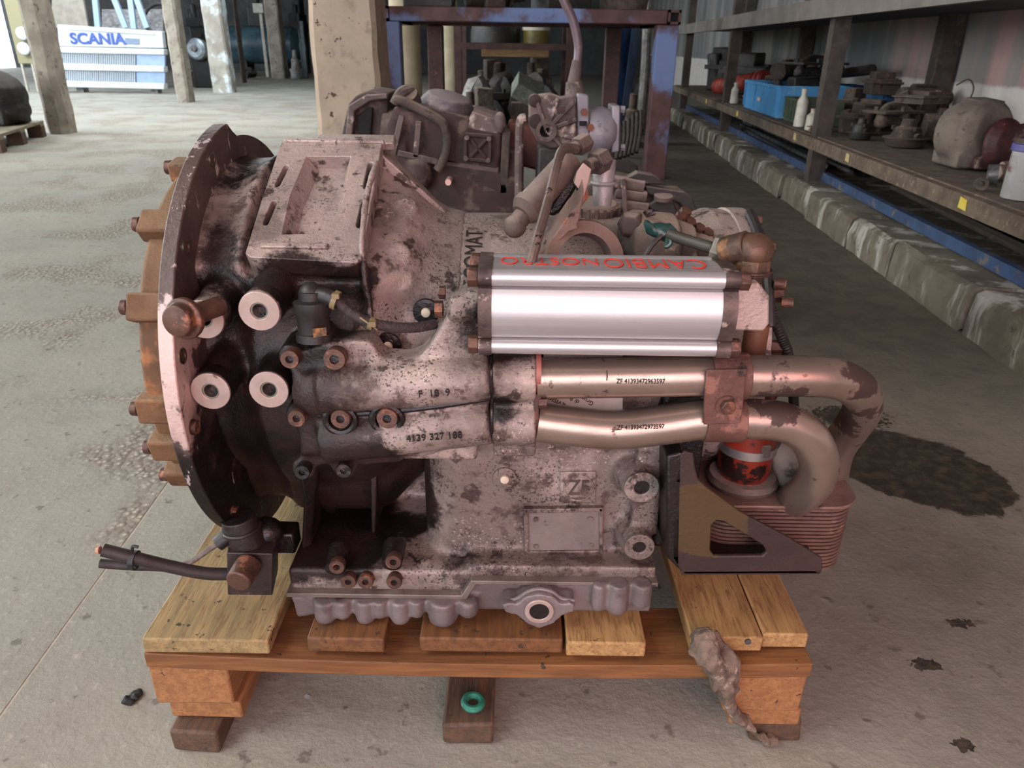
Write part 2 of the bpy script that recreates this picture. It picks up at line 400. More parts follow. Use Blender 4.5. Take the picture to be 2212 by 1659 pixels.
DARKWALL = mat('dark_back_wall', '#4a4a48', '#3a3b3b', scale=2, rough=.9, bump=.1)
tag(MB().mm((-16, 25.8, 0), (5, 26, 3.6)).build('wall_back', DARKWALL, smooth=0), 'dark far wall of the workshop', kind='structure')
tag(MB().mm((-16, -4, 0), (-15.8, 6.0, 3.6)).build('wall_left', DARKWALL, smooth=0), 'left wall before the open bay', kind='structure')
CEILM = mat('grey_ceiling', '#8a8780', '#7a776f', scale=3, rough=.9, bump=.1)
ce = MB().mm((-16, -4, 3.6), (6, 10.8, 3.75)).build('ceiling', CEILM, smooth=0); tag(ce, 'grey workshop ceiling', kind='structure')
MB().mm((-16, 15.2, 3.6), (6, 26, 3.75)).build('ceiling_panel', CEILM, ce, smooth=0)
MB().mm((-3.2, 10.8, 3.6), (6, 15.2, 3.75)).build('ceiling_panel', CEILM, ce, smooth=0)

# ------------------------------------------------------------------ concrete pillars
def pillar(x0, x1, y, d, label, chamfer=.03, top=3.6, m=CONC):
    c = chamfer
    mb = MB()
    pts = []
    for (x, yy, sx, sy) in ((x0, y, 1, 1), (x1, y, -1, 1), (x1, y + d, -1, -1), (x0, y + d, 1, -1)):
        a, b = (x + sx * c, yy), (x, yy + sy * c)
        pts += [b, a] if (sx == sy) else [a, b]
    # lattice of rings so that the edges can be chipped
    N = 26; vs = []; fs = []; n = len(pts)
    for j in range(N + 1):
        z = top * (j / N) ** 1.3
        for i, q in enumerate(pts):
            p = V((q[0], q[1], z)); nn = mnoise.noise_vector(p * 5.0); vs.append(p + V((nn.x, nn.y, 0)) * .014)
    for j in range(N):
        for i in range(n): fs.append((j * n + i, j * n + (i + 1) % n, (j + 1) * n + (i + 1) % n, (j + 1) * n + i))
    fs += [tuple(range(n)), tuple(N * n + i for i in range(n))]
    mb._add(vs, fs)
    return tag(mb.build('concrete_pillar', m, smooth=20), label, 'pillar', 'concrete pillars')
PPINK = mat('pitted_concrete_pillar', '#b39c88', '#a3917f', scale=5, rough=.9, bump=.35, bscale=40,
            layers=[dict(color='#8a7a6b', scale=7, lo=.55, hi=.7), dict(color='#5a3a33', scale=17, lo=.645, hi=.67, h=-1)])
pillar(-1.19, -.80, 4.7, .42, 'thick pitted concrete pillar beside the brown and blue steel stand', m=PPINK)
pillar(-4.52, -4.31, 7.5, .24, 'chipped concrete pillar at the left beside the low pallet', chamfer=.05)
pillar(-5.05, -4.86, 11.8, .26, 'concrete pillar at the right end of the white truck grille')
pillar(-5.44, -5.10, 14.3, .30, 'pale whitewashed concrete pillar just right of the round silver alternator', m=mat('whitewashed_concrete', '#b3ada0', '#9a9286', scale=4, rough=.9, bump=.2, layers=[dict(color='#d9e2e4', scale=3, lo=.5, hi=.65)]))
pillar(-6.15, -5.82, 20.2, .4, 'distant concrete pillar in front of the blue tank')
CREAM = mat('cream_round_pillar', '#a89a84', '#96886f', scale=3, rough=.85, bump=.15)
a = aZ(908, 232, 0); 
tag(MB().lathe([(0, .17), (1.2, .168), (2.4, .166), (3.6, .165)], (-1.25, 9.2, 0), (0, 0, 1), 28).jitter(.006, 4).build('concrete_pillar', CREAM), 'round cream pillar seen through the steel stand', 'pillar', 'concrete pillars')
tag(MB().lathe([(0, .12), (1.2, .118), (2.4, .116), (3.6, .115)], (-.98, 12.0, 0), (0, 0, 1), 24).jitter(.006, 4).build('concrete_pillar', CREAM), 'slim cream pillar further back behind the steel stand', 'pillar', 'concrete pillars')

# ------------------------------------------------------------------ kerb under the rack
KERB = mat('whitewashed_kerb', '#6c6457', '#5b5347', scale=10, rough=.9, bump=.5, bscale=50,
           layers=[dict(color='#a8a49b', scale=5, lo=.52, hi=.64, stretch=(1.4, 1.4, .35)), dict(color='#4a4238', scale=14, lo=.62, hi=.72)])
kb = MB()
kb.prism([RK(.6, .02, 0), RK(11, .02, 0), RK(11, .95, 0), RK(.6, .95, 0)], (0, 0, .125))
kerb = kb.build('trim_1', KERB, smooth=0); tag(kerb, 'rough whitewashed concrete kerb under the parts rack', kind='structure')
s = .62; i = 0
for L in (.55, .6, .52, .62, .5, .66, .58, .7, .75, .8, .9, 1.0, 1.2):
    if s + L > 11: break
    mb = MB(); g = .012; o = rnd.uniform(-.02, .015)
    nx = 5
    vs = []; fs = []
    for a_ in range(nx + 1):
        for (of, z) in ((o, 0), (o + rnd.uniform(-.006, .006), .07), (o + .012, .132), (o + .035, .146), (.22, .142)):
            q = RK(s + g + (L - 2 * g) * a_ / nx, of, z); q += mnoise.noise_vector(q * 9) * .012
            if z == 0: q.z = 0
            vs.append(q)
    for a_ in range(nx):
        for b_ in range(4): fs.append((a_ * 5 + b_, a_ * 5 + b_ + 1, (a_ + 1) * 5 + b_ + 1, (a_ + 1) * 5 + b_))
    fs.append(tuple(range(5))); fs.append(tuple(nx * 5 + q for q in range(5))[::-1])
    mb._add(vs, fs); mb.build('kerb_stone', KERB, kerb, smooth=30); s += L
# ------------------------------------------------------------------ parts rack on the right
rack = thing('parts_rack', RK(5, .3, .125), 'long steel parts rack with dusty lower shelf along the right wall', 'rack')
def angle_post(s, off, z0, z1, w=.085, t=.012, flip=1):
    mb = MB(); o = RK(s, off, z0)
    mb.prism([o + RD * a + RN * b for a, b in ((0, 0), (w, 0), (w, t), (t, t), (t, w), (0, w))], (0, 0, z1 - z0))
    return mb.build('post', RACKSTEEL, rack, smooth=0)
for s_ in (4.40, 7.15, 9.9): angle_post(s_, .075, .14, 2.1)
for s_ in (1.9, 4.85, 7.75, 10.4): angle_post(s_, .84, .125, 2.1, w=.11)
bm_ = MB(); bm_.prism([RK(1.2, .05, .325), RK(10.6, .05, .325), RK(10.6, .05, .385), RK(1.2, .05, .385)], RN * .035); beam = bm_.jitter(.002, 9).build('front_beam', SHELFDUST, rack, smooth=0)
MB().prism([RK(1.2, .086, .365), RK(10.6, .086, .365), RK(10.6, .93, .365), RK(1.2, .93, .365)], (0, 0, .025)).build('shelf_board', SHELFDUST, rack, smooth=0)
MB().prism([RK(1.2, .02, .985), RK(10.6, .02, .985), RK(10.6, .02, 1.085), RK(1.2, .02, 1.085)], RN * .04).build('top_beam', BEAMGREY, rack, smooth=0)
MB().prism([RK(1.2, .061, 1.03), RK(10.6, .061, 1.03), RK(10.6, .93, 1.03), RK(1.2, .93, 1.03)], (0, 0, .05)).build('top_board', mat('dark_shelf_underside', '#3d3d42', '#303034', scale=5, rough=.8), rack, smooth=0)
MB().prism([RK(1.2, .15, .15), RK(10.6, .15, .15), RK(10.6, .15, .195), RK(1.2, .15, .195)], RN * .03).build('blue_rail', BLUEPAINT, rack, smooth=0)
for s_ in (1.9, 4.85, 7.75): MB().prism([RK(s_, .09, .30), RK(s_ + .05, .09, .30), RK(s_ + .05, .09, .36), RK(s_, .09, .36)], RN * .75).build('cross_member', RACKSTEEL, rack, smooth=0)
YEL = mat('yellow_sticker', '#cdb13a', '#d9c45a', scale=40, rough=.6, bump=0); YELP = mat('faded_sticker', '#c9b37c', '#a8966a', scale=60, rough=.7, bump=0)
for s_, m_, wd in ((2.60, YEL, .055), (3.77, YELP, .05), (4.70, YELP, .05), (6.39, YEL, .06), (7.88, YEL, .06)):
    q = RK(s_, .047, .357)
    MB().prism([q + RD * (-wd / 2) + V((0, 0, -.02)), q + RD * (wd / 2) + V((0, 0, -.017)), q + RD * (wd / 2 - .004) + V((0, 0, .02)), q + RD * (-wd / 2 + .006) + V((0, 0, .016))], RN * .002).build('sticker', m_, beam, smooth=0)

# ---- loose bars on the kerb behind the blue rail
for i, (s0, s1, o0, o1, r, w_) in enumerate([(4.8, 7.3, .24, .30, .016, 'nearest the blue rail'), (4.9, 7.6, .32, .36, .02, 'second from the blue rail'), (4.7, 7.4, .42, .40, .014, 'third from the blue rail'),
                                             (5.0, 8.0, .50, .47, .022, 'fourth from the blue rail'), (4.75, 6.9, .56, .60, .018, 'furthest back on the kerb')]):
    MB().cyl(RK(s0, o0, .142 + r), RK(s1, o1, .142 + r), r, r, 10).build('steel_bar', STEELBAR)
    tag(COL.objects[-1], 'long bare steel bar under the rack shelf, ' + w_, 'bar', 'steel bars under the rack')
for (s0, s1, o0, w_, lab) in [(2.0, 4.2, .36, .05, 'dusty flat steel strip under the rack, front one'), (2.2, 4.4, .52, .06, 'dusty flat steel strip under the rack, rear one')]:
    o = MB().prism([RK(s0, o0, .145), RK(s1, o0 + .1, .145), RK(s1, o0 + .1 + w_, .145), RK(s0, o0 + w_, .145)], (0, 0, .018)).build('steel_strip', GREASE2, smooth=0)
    tag(o, lab, 'steel strip', 'steel strips under the rack')

# ---- random machine-part builder for the shelves
def junk(name, c, size, seed, m, label, cat, kind=0, group=None, voxel=0, rz=None, parts=True):
    """c = bottom centre; size = (x, y, z)"""
    R_ = random.Random(seed); c = V(c); sx, sy, sz = size
    rot = Euler((0, 0, R_.uniform(0, 3.1) if rz is None else rz)); Rm = rot.to_matrix()
    def L(x, y, z): return c + Rm @ V((x * sx, y * sy, z * sz))
    body = MB()
    if kind == 0:      # casting: two boxes, flange, bosses
        body.box(L(0, 0, .35), (sx * .8, sy * .8, sz * .7), rot); body.box(L(.1, 0, .75), (sx * .5, sy * .6, sz * .5), rot)
        for _ in range(5):
            a = R_.uniform(0, 6.28); body.cyl(L(.3 * math.cos(a), .3 * math.sin(a), .1), L(.42 * math.cos(a), .42 * math.sin(a), R_.uniform(.6, .95)), min(sx, sy) * .13, None, 8)
    elif kind == 1:    # pump/starter: cylinder lying
        r = sz * .42
        body.cyl(L(-.48, 0, .42), L(.2, 0, .42), r, r, 14); body.cyl(L(.2, 0, .42), L(.5, 0, .42), r * .72, r * .6, 14)
        body.cyl(L(-.3, 0, .80), L(.15, 0, .80), r * .38, None, 10); body.box(L(-.05, 0, .12), (sx * .35, sy * .9, sz * .24), rot)
    elif kind == 2:    # drum/hub: disc stack upright
        r = min(sx, sy) * .5
        body.lathe([(0, r * .9), (sz * .3, r), (sz * .32, r * .75), (sz * .7, r * .62), (sz * .72, r * .4), (sz, r * .34)], c, (0, 0, 1), 16)
    elif kind == 3:    # yoke / bracket: bent arm with eyes
        pts = [L(-.45, -.3, .15), L(-.2, .1, .5), L(.15, .2, .75), L(.45, -.1, .4)]
        body.tube(pts, sz * .18, 8, 5); body.ball(L(-.45, -.3, .2), sz * .28, n=8); body.ball(L(.45, -.1, .3), sz * .3, n=8)
        body.box(L(0, .05, .2), (sx * .5, sy * .4, sz * .4), rot)
    body.jitter(min(size) * .05, 2.2 / max(.02, min(size)), seed)
    for v_ in body.v: v_.z = max(v_.z, c.z + .001)
    if not parts:
        o = body.build(name, m, smooth=40, bevel=min(size) * .04); return tag(o, label, cat, group)
    t = thing(name, c, label, cat, group)
    body.build('body', m, t, smooth=40, bevel=min(size) * .04)
    fl_ = MB()
    if kind == 1: fl_.lathe([(0, sz * .415), (sx * .06, sz * .415)], L(.2, 0, .42), Rm @ V((1, 0, 0)), 12)
    elif kind == 2: fl_.ring(c + V((0, 0, sz * .3)), (0, 0, 1), min(sx, sy) * .55, min(sx, sy) * .35, sz * .06, 16)
    else: fl_.box(L(0, 0, .55), (sx * .95, sy * .9, sz * .10), rot)
    fl_.build('flange', m, t, smooth=40, bevel=.002)
    for q in range(3):
        a = 2.1 * q + R_.uniform(0, 1); p = L(.36 * math.cos(a), .36 * math.sin(a), .6)
        MB().hexn(p, p + V((0, 0, min(size) * .14)), min(size) * .08).build('bolt', m, t, smooth=30)
    st = MB(); p = L(.1, -.45, .4); st.cyl(L(.05, -.2, .4), p, min(size) * .14, None, 10); st.build('stub', m, t, smooth=30)
    return t

Z0 = .394
def onshelf(px, py, off):
    d = ray(px, py); n = RN; t = (RO.dot(n) + off) / d.dot(n); return CAMLOC + d * t
def SH(s, off): return RK(s, off, Z0)

# ---- tall white canister with purple rim at the right edge
q = SH(2.52, .19)
t = thing('canister', q, 'white cylindrical canister with purple rim at the right end of the shelf', 'canister')
CANW = mat('scuffed_white_canister', '#a9a6a2', '#8c8a88', scale=9, rough=.45, bump=.05, layers=[dict(color='#6d4a44', scale=14, lo=.6, hi=.72)])
MB().lathe([(0, .062), (.004, .064), (.15, .064), (.155, .060)], q, (0, 0, 1), 28).build('can_body', CANW, t)
MB().lathe([(.148, .066), (.15, .069), (.17, .069), (.172, .066)], q, (0, 0, 1), 28).build('rim', mat('purple_rim', '#55508a', '#4a467a', rough=.5, bump=0), t)
MB().lathe([(.172, .060), (.182, .056), (.184, .04)], q, (0, 0, 1), 28).build('lid', GREASE2, t)
# ---- red and grey gear housing
q = SH(3.22, .33) + V((0, 0, .006))
t = thing('gear_housing', q, 'dusty grey gear housing with red painted front, beside the white canister', 'housing')
REDM = mat('dark_red_paint', '#4a2122', '#331a1a', scale=20, rough=.6, bump=.4, layers=[dict(color='#7a6a60', scale=18, lo=.56, hi=.68)])
MB().lathe([(-.12, .05), (-.11, .115), (-.03, .14), (.05, .13), (.08, .10)], q + V((.02, 0, .13)), (.35, -1, .1), 22).box(q + V((.02, .02, .03)), (.20, .2, .06)).build('casing', mat('dusty_grey_casing', '#6e635a', '#5a4f47', scale=10, rough=.85, bump=.4, layers=[dict(color='#4a3a33', scale=16, lo=.6, hi=.7)]), t, voxel=.008, iters=3)
MB().lathe([(0, .095), (.02, .10), (.05, .075), (.06, .03)], q + V((.06, -.10, .10)), (.35, -1, .1), 18).box(q + V((.05, -.10, .03)), (.15, .07, .05)).build('front_cover', REDM, t, voxel=.006, iters=2)
for i in range(6):
    a = i * 1.05; c = q + V((.075 + .085 * math.cos(a), -.125, .10 + .085 * math.sin(a)))
    MB().hexn(c, c + V((.006, -.02, 0)), .010).build('bolt', REDM, t, smooth=30)
MB().box(q + V((.02, .02, .24)), (.12, .10, .04), Euler((.1, 0, .3))).build('top_bracket', GREASE2, t, bevel=.004)
# ---- other parts, right half of the shelf (each its own thing)
junk('block_motor', SH(3.35, .66), (.16, .14, .20), 3, DARKIRON, 'black box-shaped part behind the red gear housing', 'machine part', 0, rz=.3)
junk('pipe_elbow', SH(2.92, .34), (.16, .08, .07), 5, mat('pinkish_primer', '#9a8078', '#857068', scale=20, rough=.8), 'pinkish short casting lying between red housing and white canister', 'machine part', 1, rz=.5)
junk('valve_body', SH(2.86, .60), (.2, .16, .16), 9, GREASE2, 'dusty valve body at the wall behind the white canister', 'machine part', 0)
nut = SH(2.66, .12); tag(MB().ring(nut + V((0, 0, .02)), (-.3, -1, .2), .022, .010, .02, 14).build('bearing_ring', GREASE2), 'small dusty ring lying at the foot of the canister', 'ring')
nut = SH(2.78, .2); tag(MB().ring(nut + V((0, 0, .036)), (1, -.5, .1), .036, .028, .03, 18).build('pipe_clamp', STEELBAR), 'shiny round clamp beside the white canister', 'clamp')
pile = [
 ('starter_motor', 4.72, .76, .125, (.34, .15, .15), 1, GREASE, 'long dusty starter motor on top of the brown heap, with wire loop', 'motor', .25),
 ('axle_bracket', 4.35, .45, .06, (.30, .18, .14), 3, GREASE2, 'bent brown bracket arm in the front of the brown heap', 'bracket', .4),
 ('brake_drum', 3.95, .38, 0, (.2, .2, .13), 2, GREASE, 'small brown brake drum at the front right of the brown heap', 'drum', 0),
 ('oil_pump', 4.08, .66, 0, (.30, .18, .18), 1, GREASE, 'brown pump body lying behind the small drum', 'pump', -.3),
 ('calliper', 4.86, .52, 0, (.26, .2, .17), 0, GREASE2, 'brown brake calliper at the left end of the heap', 'calliper', .9),
 ('hub_carrier', 4.55, .36, 0, (.22, .2, .16), 0, GREASE, 'rusty hub carrier lowest in the brown heap', 'hub', .2),
 ('calliper', 4.98, .60, .19, (.26, .2, .13), 0, GREASE, 'dark calliper on top at the left of the brown heap', 'calliper', 1.4),
 ('cylinder_block', 4.25, .26, 0, (.13, .12, .11), 2, DARKIRON, 'black round cylinder standing at the shelf edge before the heap', 'cylinder', 0),
 ('lever_casting', 4.62, .150, 0, (.12, .07, .05), 3, mat('pale_pink_metal', '#8d7068', '#6b554e', scale=30, rough=.7), 'small pinkish lever at the shelf edge before the heap', 'lever', .1),
 ('flat_casting', 4.15, .5, .192, (.26, .2, .06), 0, GREASE2, 'flat brown casting plate lying across the heap', 'casting', .5),
 ('pipe_section', 3.72, .62, .1, (.26, .09, .09), 1, GREASE2, 'brown cylinder lying right behind the gear housing', 'cylinder', .1),
]
for n_, s_, of, dz, sz, kd, m_, lab, cat, rz in pile:
    junk(n_, SH(s_, of) + V((0, 0, dz)), sz, hash(lab) % 97 if False else int(s_ * 31 + of * 17), m_, lab, cat, kd, rz=rz)
q = SH(4.50, .74) + V((.12, .0, .25)); tag(MB().tube([q + V((-.04, 0, .02)), q + V((.02, 0, .05)), q + V((.06, 0, 0)), q + V((.04, 0, -.08)), q + V((.0, 0, -.12))], .004, 6).build('wire_loop', GREASE2), 'thin wire loop standing up behind the brown heap', 'wire')
# ---- crates
CRB = mat('sky_blue_plastic', '#4d8fc0', '#4484b4', scale=5, rough=.5, bump=.03, layers=[dict(color='#6ea6cb', scale=7, lo=.55, hi=.75)])
CRD = mat('deep_blue_plastic', '#2f5f8a', '#2a547b', scale=5, rough=.5, bump=.03)
CRG = mat('olive_green_plastic', '#4b5642', '#404a38', scale=8, rough=.6, bump=.05)
def crate(s0, s1, o0, o1, h, m_, label, tilt=0, ribs=3, name='plastic_crate'):
    t = thing(name, SH((s0 + s1) / 2, (o0 + o1) / 2), label, 'crate', 'plastic crates on the shelf')
    def W(s, o, z): return RK(s, o, Z0 + z) + RN * (tilt * z)
    th = .008
    MB().prism([W(s0, o0, 0), W(s1, o0, 0), W(s1, o1, 0), W(s0, o1, 0)], (0, 0, .01)).build('bottom', m_, t, smooth=0)
    for (a, b) in (((s0, o0), (s1, o0)), ((s0, o1 - th), (s1, o1 - th))):
        MB().prism([W(a[0], a[1], .01), W(b[0], b[1], .01), W(b[0], b[1], h), W(a[0], a[1], h)], RN * th).build('side_wall', m_, t, smooth=0)
    for sv in (s0, s1 - th):
        MB().prism([W(sv, o0 + th, .01), W(sv, o1 - th, .01), W(sv, o1 - th, h), W(sv, o0 + th, h)], RD * th).build('end_wall', m_, t, smooth=0)
    MB().prism([W(s0 - .012, o0 - .012, h * .9), W(s1 + .012, o0 - .012, h * .9), W(s1 + .012, o0 - .012, h), W(s0 - .012, o0 - .012, h)], RN * .012).build('rim', m_, t, smooth=0)
    for i in range(ribs + 1):
        sv = s0 + .03 + (s1 - s0 - .06) * i / ribs
        MB().prism([W(sv, o0 - .012, .02), W(sv + .022, o0 - .012, .02), W(sv + .022, o0 - .012, h * .9), W(sv, o0 - .012, h * .9)], RN * .012).build('rib', m_, t, smooth=0)
    return t
cr = crate(5.52, 6.62, .14, .62, .21, CRB, 'bright sky blue ribbed crate at the shelf edge beside the olive bin')
q = RK(6.1, .135, Z0 + .09); MB().prism([q + RD * -.05 + V((0, 0, -.012)), q + RD * .05 + V((0, 0, -.012)), q + RD * .05 + V((0, 0, .012)), q + RD * -.05 + V((0, 0, .012))], RN * -.002).build('print_patch', WHITEPL, cr, smooth=0)
crate(4.98, 5.42, .16, .4, .15, CRG, 'olive green bin at the right of the bright blue crate', ribs=5, name='plastic_bin')
crate(5.02, 6.4, .66, .9, .20, CRD, 'darker blue crate at the wall behind the post', ribs=4)
for k, (s_, of, dz, sz, kd, m_, lab) in enumerate([
    (6.0, .38, .012, (.36, .3, .24), 0, DARKIRON, 'black engine part heaped in the bright blue crate, front one'),
    (5.80, .42, .262, (.4, .28, .16), 3, DARKIRON, 'black bent arm on top of the bright blue crate'),
    (5.6, .78, .014, (.12, .2, .24), 0, DARKIRON, 'black casting in the darker blue crate'),
    (6.42, .40, .212, (.42, .3, .16), 1, GREASE, 'brown cylinder on top of the bright blue crate, left side'),
    (6.98, .66, .0, (.34, .4, .36), 0, GREASE2, 'big dusty casting left of the bright blue crate'),
    (7.42, .70, 0, (.22, .22, .2), 2, GREASE, 'brown drum between the two crates and the red spring'),
    (6.90, .29, 0, (.2, .2, .2), 2, GREASE2, 'round dusty pot against the left side of the blue crate'),
    (5.16, .53, 0, (.16, .2, .22), 0, GREASE2, 'dusty casting behind the olive bin'),
    (8.6, .6, 0, (.6, .4, .4), 0, DARKIRON, 'black casting behind the red spring'),
    (9.3, .5, 0, (.5, .4, .45), 0, DARKIRON, 'black casting at the far left end of the shelf')]):
    p_ = SH(s_, of); p_.z = Z0 + dz
    junk('scrap_part', p_, sz, 40 + k, m_, lab, 'machine part', kd, 'scrap parts in and beside the crates', rz=.3 * k)
# long black tube leaning over the crates
tag(MB().tube([onshelf(1750, 164, .64), onshelf(1795, 160, .67), onshelf(1840, 156, .70), onshelf(1884, 150, .73)], .034, 10).build('rubber_tube', DARKIRON), 'long black rubber tube sticking out over the darker blue crate', 'tube')
# red corrugated spring hose
h0 = [SH(8.3, .22) + V((0, 0, .085)), SH(7.9, .26) + V((0, 0, .11)), SH(7.5, .35) + V((0, 0, .16)), SH(7.3, .45) + V((0, 0, .2))]
tag(MB().tube(h0, .075, 14, 14, prof=lambda k: .72 + .28 * (k % 4 < 2)).build('corrugated_hose', mat('red_rubber', '#a8432c', '#7a2420', scale=6, rough=.6)), 'red orange corrugated hose on the far part of the shelf', 'hose')
for (s_, of, h_, lab) in ((7.02, .14, .17, 'white bottle standing left of the near post'), (4.93, .13, .22, 'tall white bottle beside the olive bin'), (4.72, .14, .12, 'short white bottle right of the rack post')):
    q = SH(s_, of)
    t = thing('bottle', q, lab, 'bottle', 'white bottles on the shelf')
    MB().lathe([(0, .034), (.004, .037), (h_ * .68, .034), (h_ * .82, .016), (h_ * .9, .015)], q, (0, 0, 1), 16).build('bottle_body', WHITEPL, t)
    MB().lathe([(h_ * .9, .018), (h_, .017)], q, (0, 0, 1), 14).build('cap', mat('cap_%d' % int(s_ * 10), '#b58d80', rough=.5, bump=0) if s_ < 4.8 else WHITEPL, t)
# ------------------------------------------------------------------ pallet under the transmission
def wood(name, c1, c2, axis, dirt='#3a2a1c', dl=.64):
    st = (1.2, 14, 14) if axis == 'x' else (14, 1.2, 14)
    return mat(name, c1, c2, scale=7, rough=.72, bump=.18, bscale=14, stretch=st,
               layers=[dict(color='#6f4a2a', scale=9, lo=.50, hi=.64, stretch=(st[0] * 2, st[1] * 3, st[2] * 3), max=.6), dict(color=dirt, scale=45, lo=dl + .02, hi=dl + .06), dict(color='#4a3a2b', scale=13, lo=dl, hi=dl + .1, max=.6)])
W_PALE = wood('pale_pine_board', '#a98656', '#937045', 'y'); W_GREEN = wood('weathered_pine_board', '#998157', '#7d6c49', 'y', dl=.60)
W_CROSS = wood('orange_pine_cross_board', '#80542c', '#653f20', 'x'); W_BLOCK = wood('orange_pine_block', '#9c6d44', '#885c38', 'y', dl=.68)
W_DARK = wood('dark_grey_runner_wood', '#574334', '#46362b', 'y'); W_MID = wood('brown_stained_board', '#6f4825', '#58361a', 'y', dl=.58)
pal = thing('wooden_pallet', (-.04, 1.1, 0), 'worn pine pallet with orange front edge carrying the large transmission', 'pallet')
DT = .178
def board(x0, x1, m_, y0=.684, y1=1.86, z1=DT, t=.022, name='deck_board', tilt=0):
    mb = MB(); n = 8
    for i in range(1): mb.mm((x0, y0, z1 - t), (x1, y1, z1))
    return mb.build(name, m_, pal, bevel=.0025, smooth=30)
board(-.440, -.288, W_GREEN)
board(-.243, -.150, W_MID, y0=.689)
board(-.108, .066, W_MID, y0=.694, z1=.176)
board(.070, .166, W_PALE, y0=.688)
board(.222, .3105, W_PALE, y0=.700)
board(.312, .368, W_PALE, y0=.706, z1=.179)
# bowed cross boards
def cross(y0, y1, name='cross_board'):
    mb = MB(); vs = []; N = 16
    for i in range(N + 1):
        x = -.441 + .81 * i / N; b = -.010 * (1 - ((x + .02) / .42) ** 2); vs.append((x, b))
    top = [V((x, y0, .1555 + b)) for x, b in vs]; bot = [V((x, y0, .134 + b)) for x, b in vs][::-1]
    mb.prism(top + bot, (0, y1 - y0, 0)); return mb.build(name, W_CROSS, pal, smooth=20, bevel=.0015)
cross(.683, .785); cross(1.22, 1.34); cross(1.74, 1.86)
for x0, x1 in ((-.443, -.345), (.272, .368)):
    for y0 in (.688, 1.22, 1.73):
        mb = MB().mm((x0, y0, .068), (x1, y0 + .135, .133)); mb.jitter(.002, 30); mb.build('block', W_BLOCK, pal, bevel=.003)
        MB().mm((x0 + .012, y0 + .004, .040), (x1 + .006, y0 + .14, .0675)).jitter(.002, 30).build('bottom_board', W_BLOCK, pal, bevel=.003)
for y0 in (1.12, 1.73): MB().mm((-.10, y0, .045), (0, y0 + .12, .133)).build('block', W_DARK, pal, bevel=.003)
for x0, x1, y0 in ((-.428, -.366, .672), (-.083, -.018, .690), (.318, .386, .702)):
    MB().mm((x0, y0, .001), (x1, 1.85, .038)).jitter(.004, 22).build('runner', W_DARK, pal, bevel=.004)
for px, py in ((665, 1502), (560, 1440), (1615, 1385)):
    p = aY(px, py, .687); MB().cyl(p, p + V((0, -.002, 0)), .004, None, 10).build('nail', STEELBAR, pal)
# green ring on the middle runner
g = aZ(1022, 1522, .042)
tag(MB().torus(g + V((0, 0, .0045)), (.05, 0, 1), .0115, .0048, 28, 10).build('rubber_ring', mat('green_rubber', '#2f8068', '#226451', scale=40, rough=.5, bump=.1, layers=[dict(color='#a8b8a8', scale=60, lo=.6, hi=.7, max=.6)])), 'green rubber ring lying on the middle pallet runner', 'ring')
# dusty cobweb clump on the right block
web = MB()
wp = [aY(1515, 1362, .690), aY(1525, 1400, .672), aY(1545, 1440, .668), aY(1565, 1485, .668), aY(1585, 1530, .674), aY(1630, 1580, .690), aY(1680, 1604, .696)]
web.tube(wp, [.010, .016, .016, .011, .007, .006, .005], 10, 6)
web.tube([aY(1500, 1370, .69), aY(1520, 1420, .672), aY(1540, 1470, .68)], [.006, .010, .004], 8, 5); web.tube([aY(1545, 1370, .69), aY(1575, 1430, .672), aY(1585, 1490, .675)], [.006, .009, .004], 8, 5)
web.jitter(.009, 50, 3); web.jitter(.006, 130, 5)
tag(web.build('cobweb_clump', mat('dusty_web', '#7a695b', '#5a4c42', scale=40, rough=1, bump=.8, bscale=150, layers=[dict(color='#a39486', scale=70, lo=.55, hi=.7)]), voxel=.0022, iters=0), 'grey clump of dusty cobweb hanging on the right pallet block', 'cobweb')
# black scrap on the floor
sc = aZ(287, 1510, 0); s_ = MB()
for i in range(7):
    a_ = i * .9; s_.ball(sc + V((.006 * math.cos(a_ * 2) + (i - 3) * .0022, (i - 3) * .003, .004)), (.007, .005, .004), Euler((a_, .3, a_)), 8)
s_.jitter(.003, 120); tag(s_.build('black_scrap', mat('black_scrap_rubber', '#1c1d1c', '#101110', rough=.7), voxel=.0015, iters=0), 'small black scrap lying on the floor left of the pallet', 'scrap')
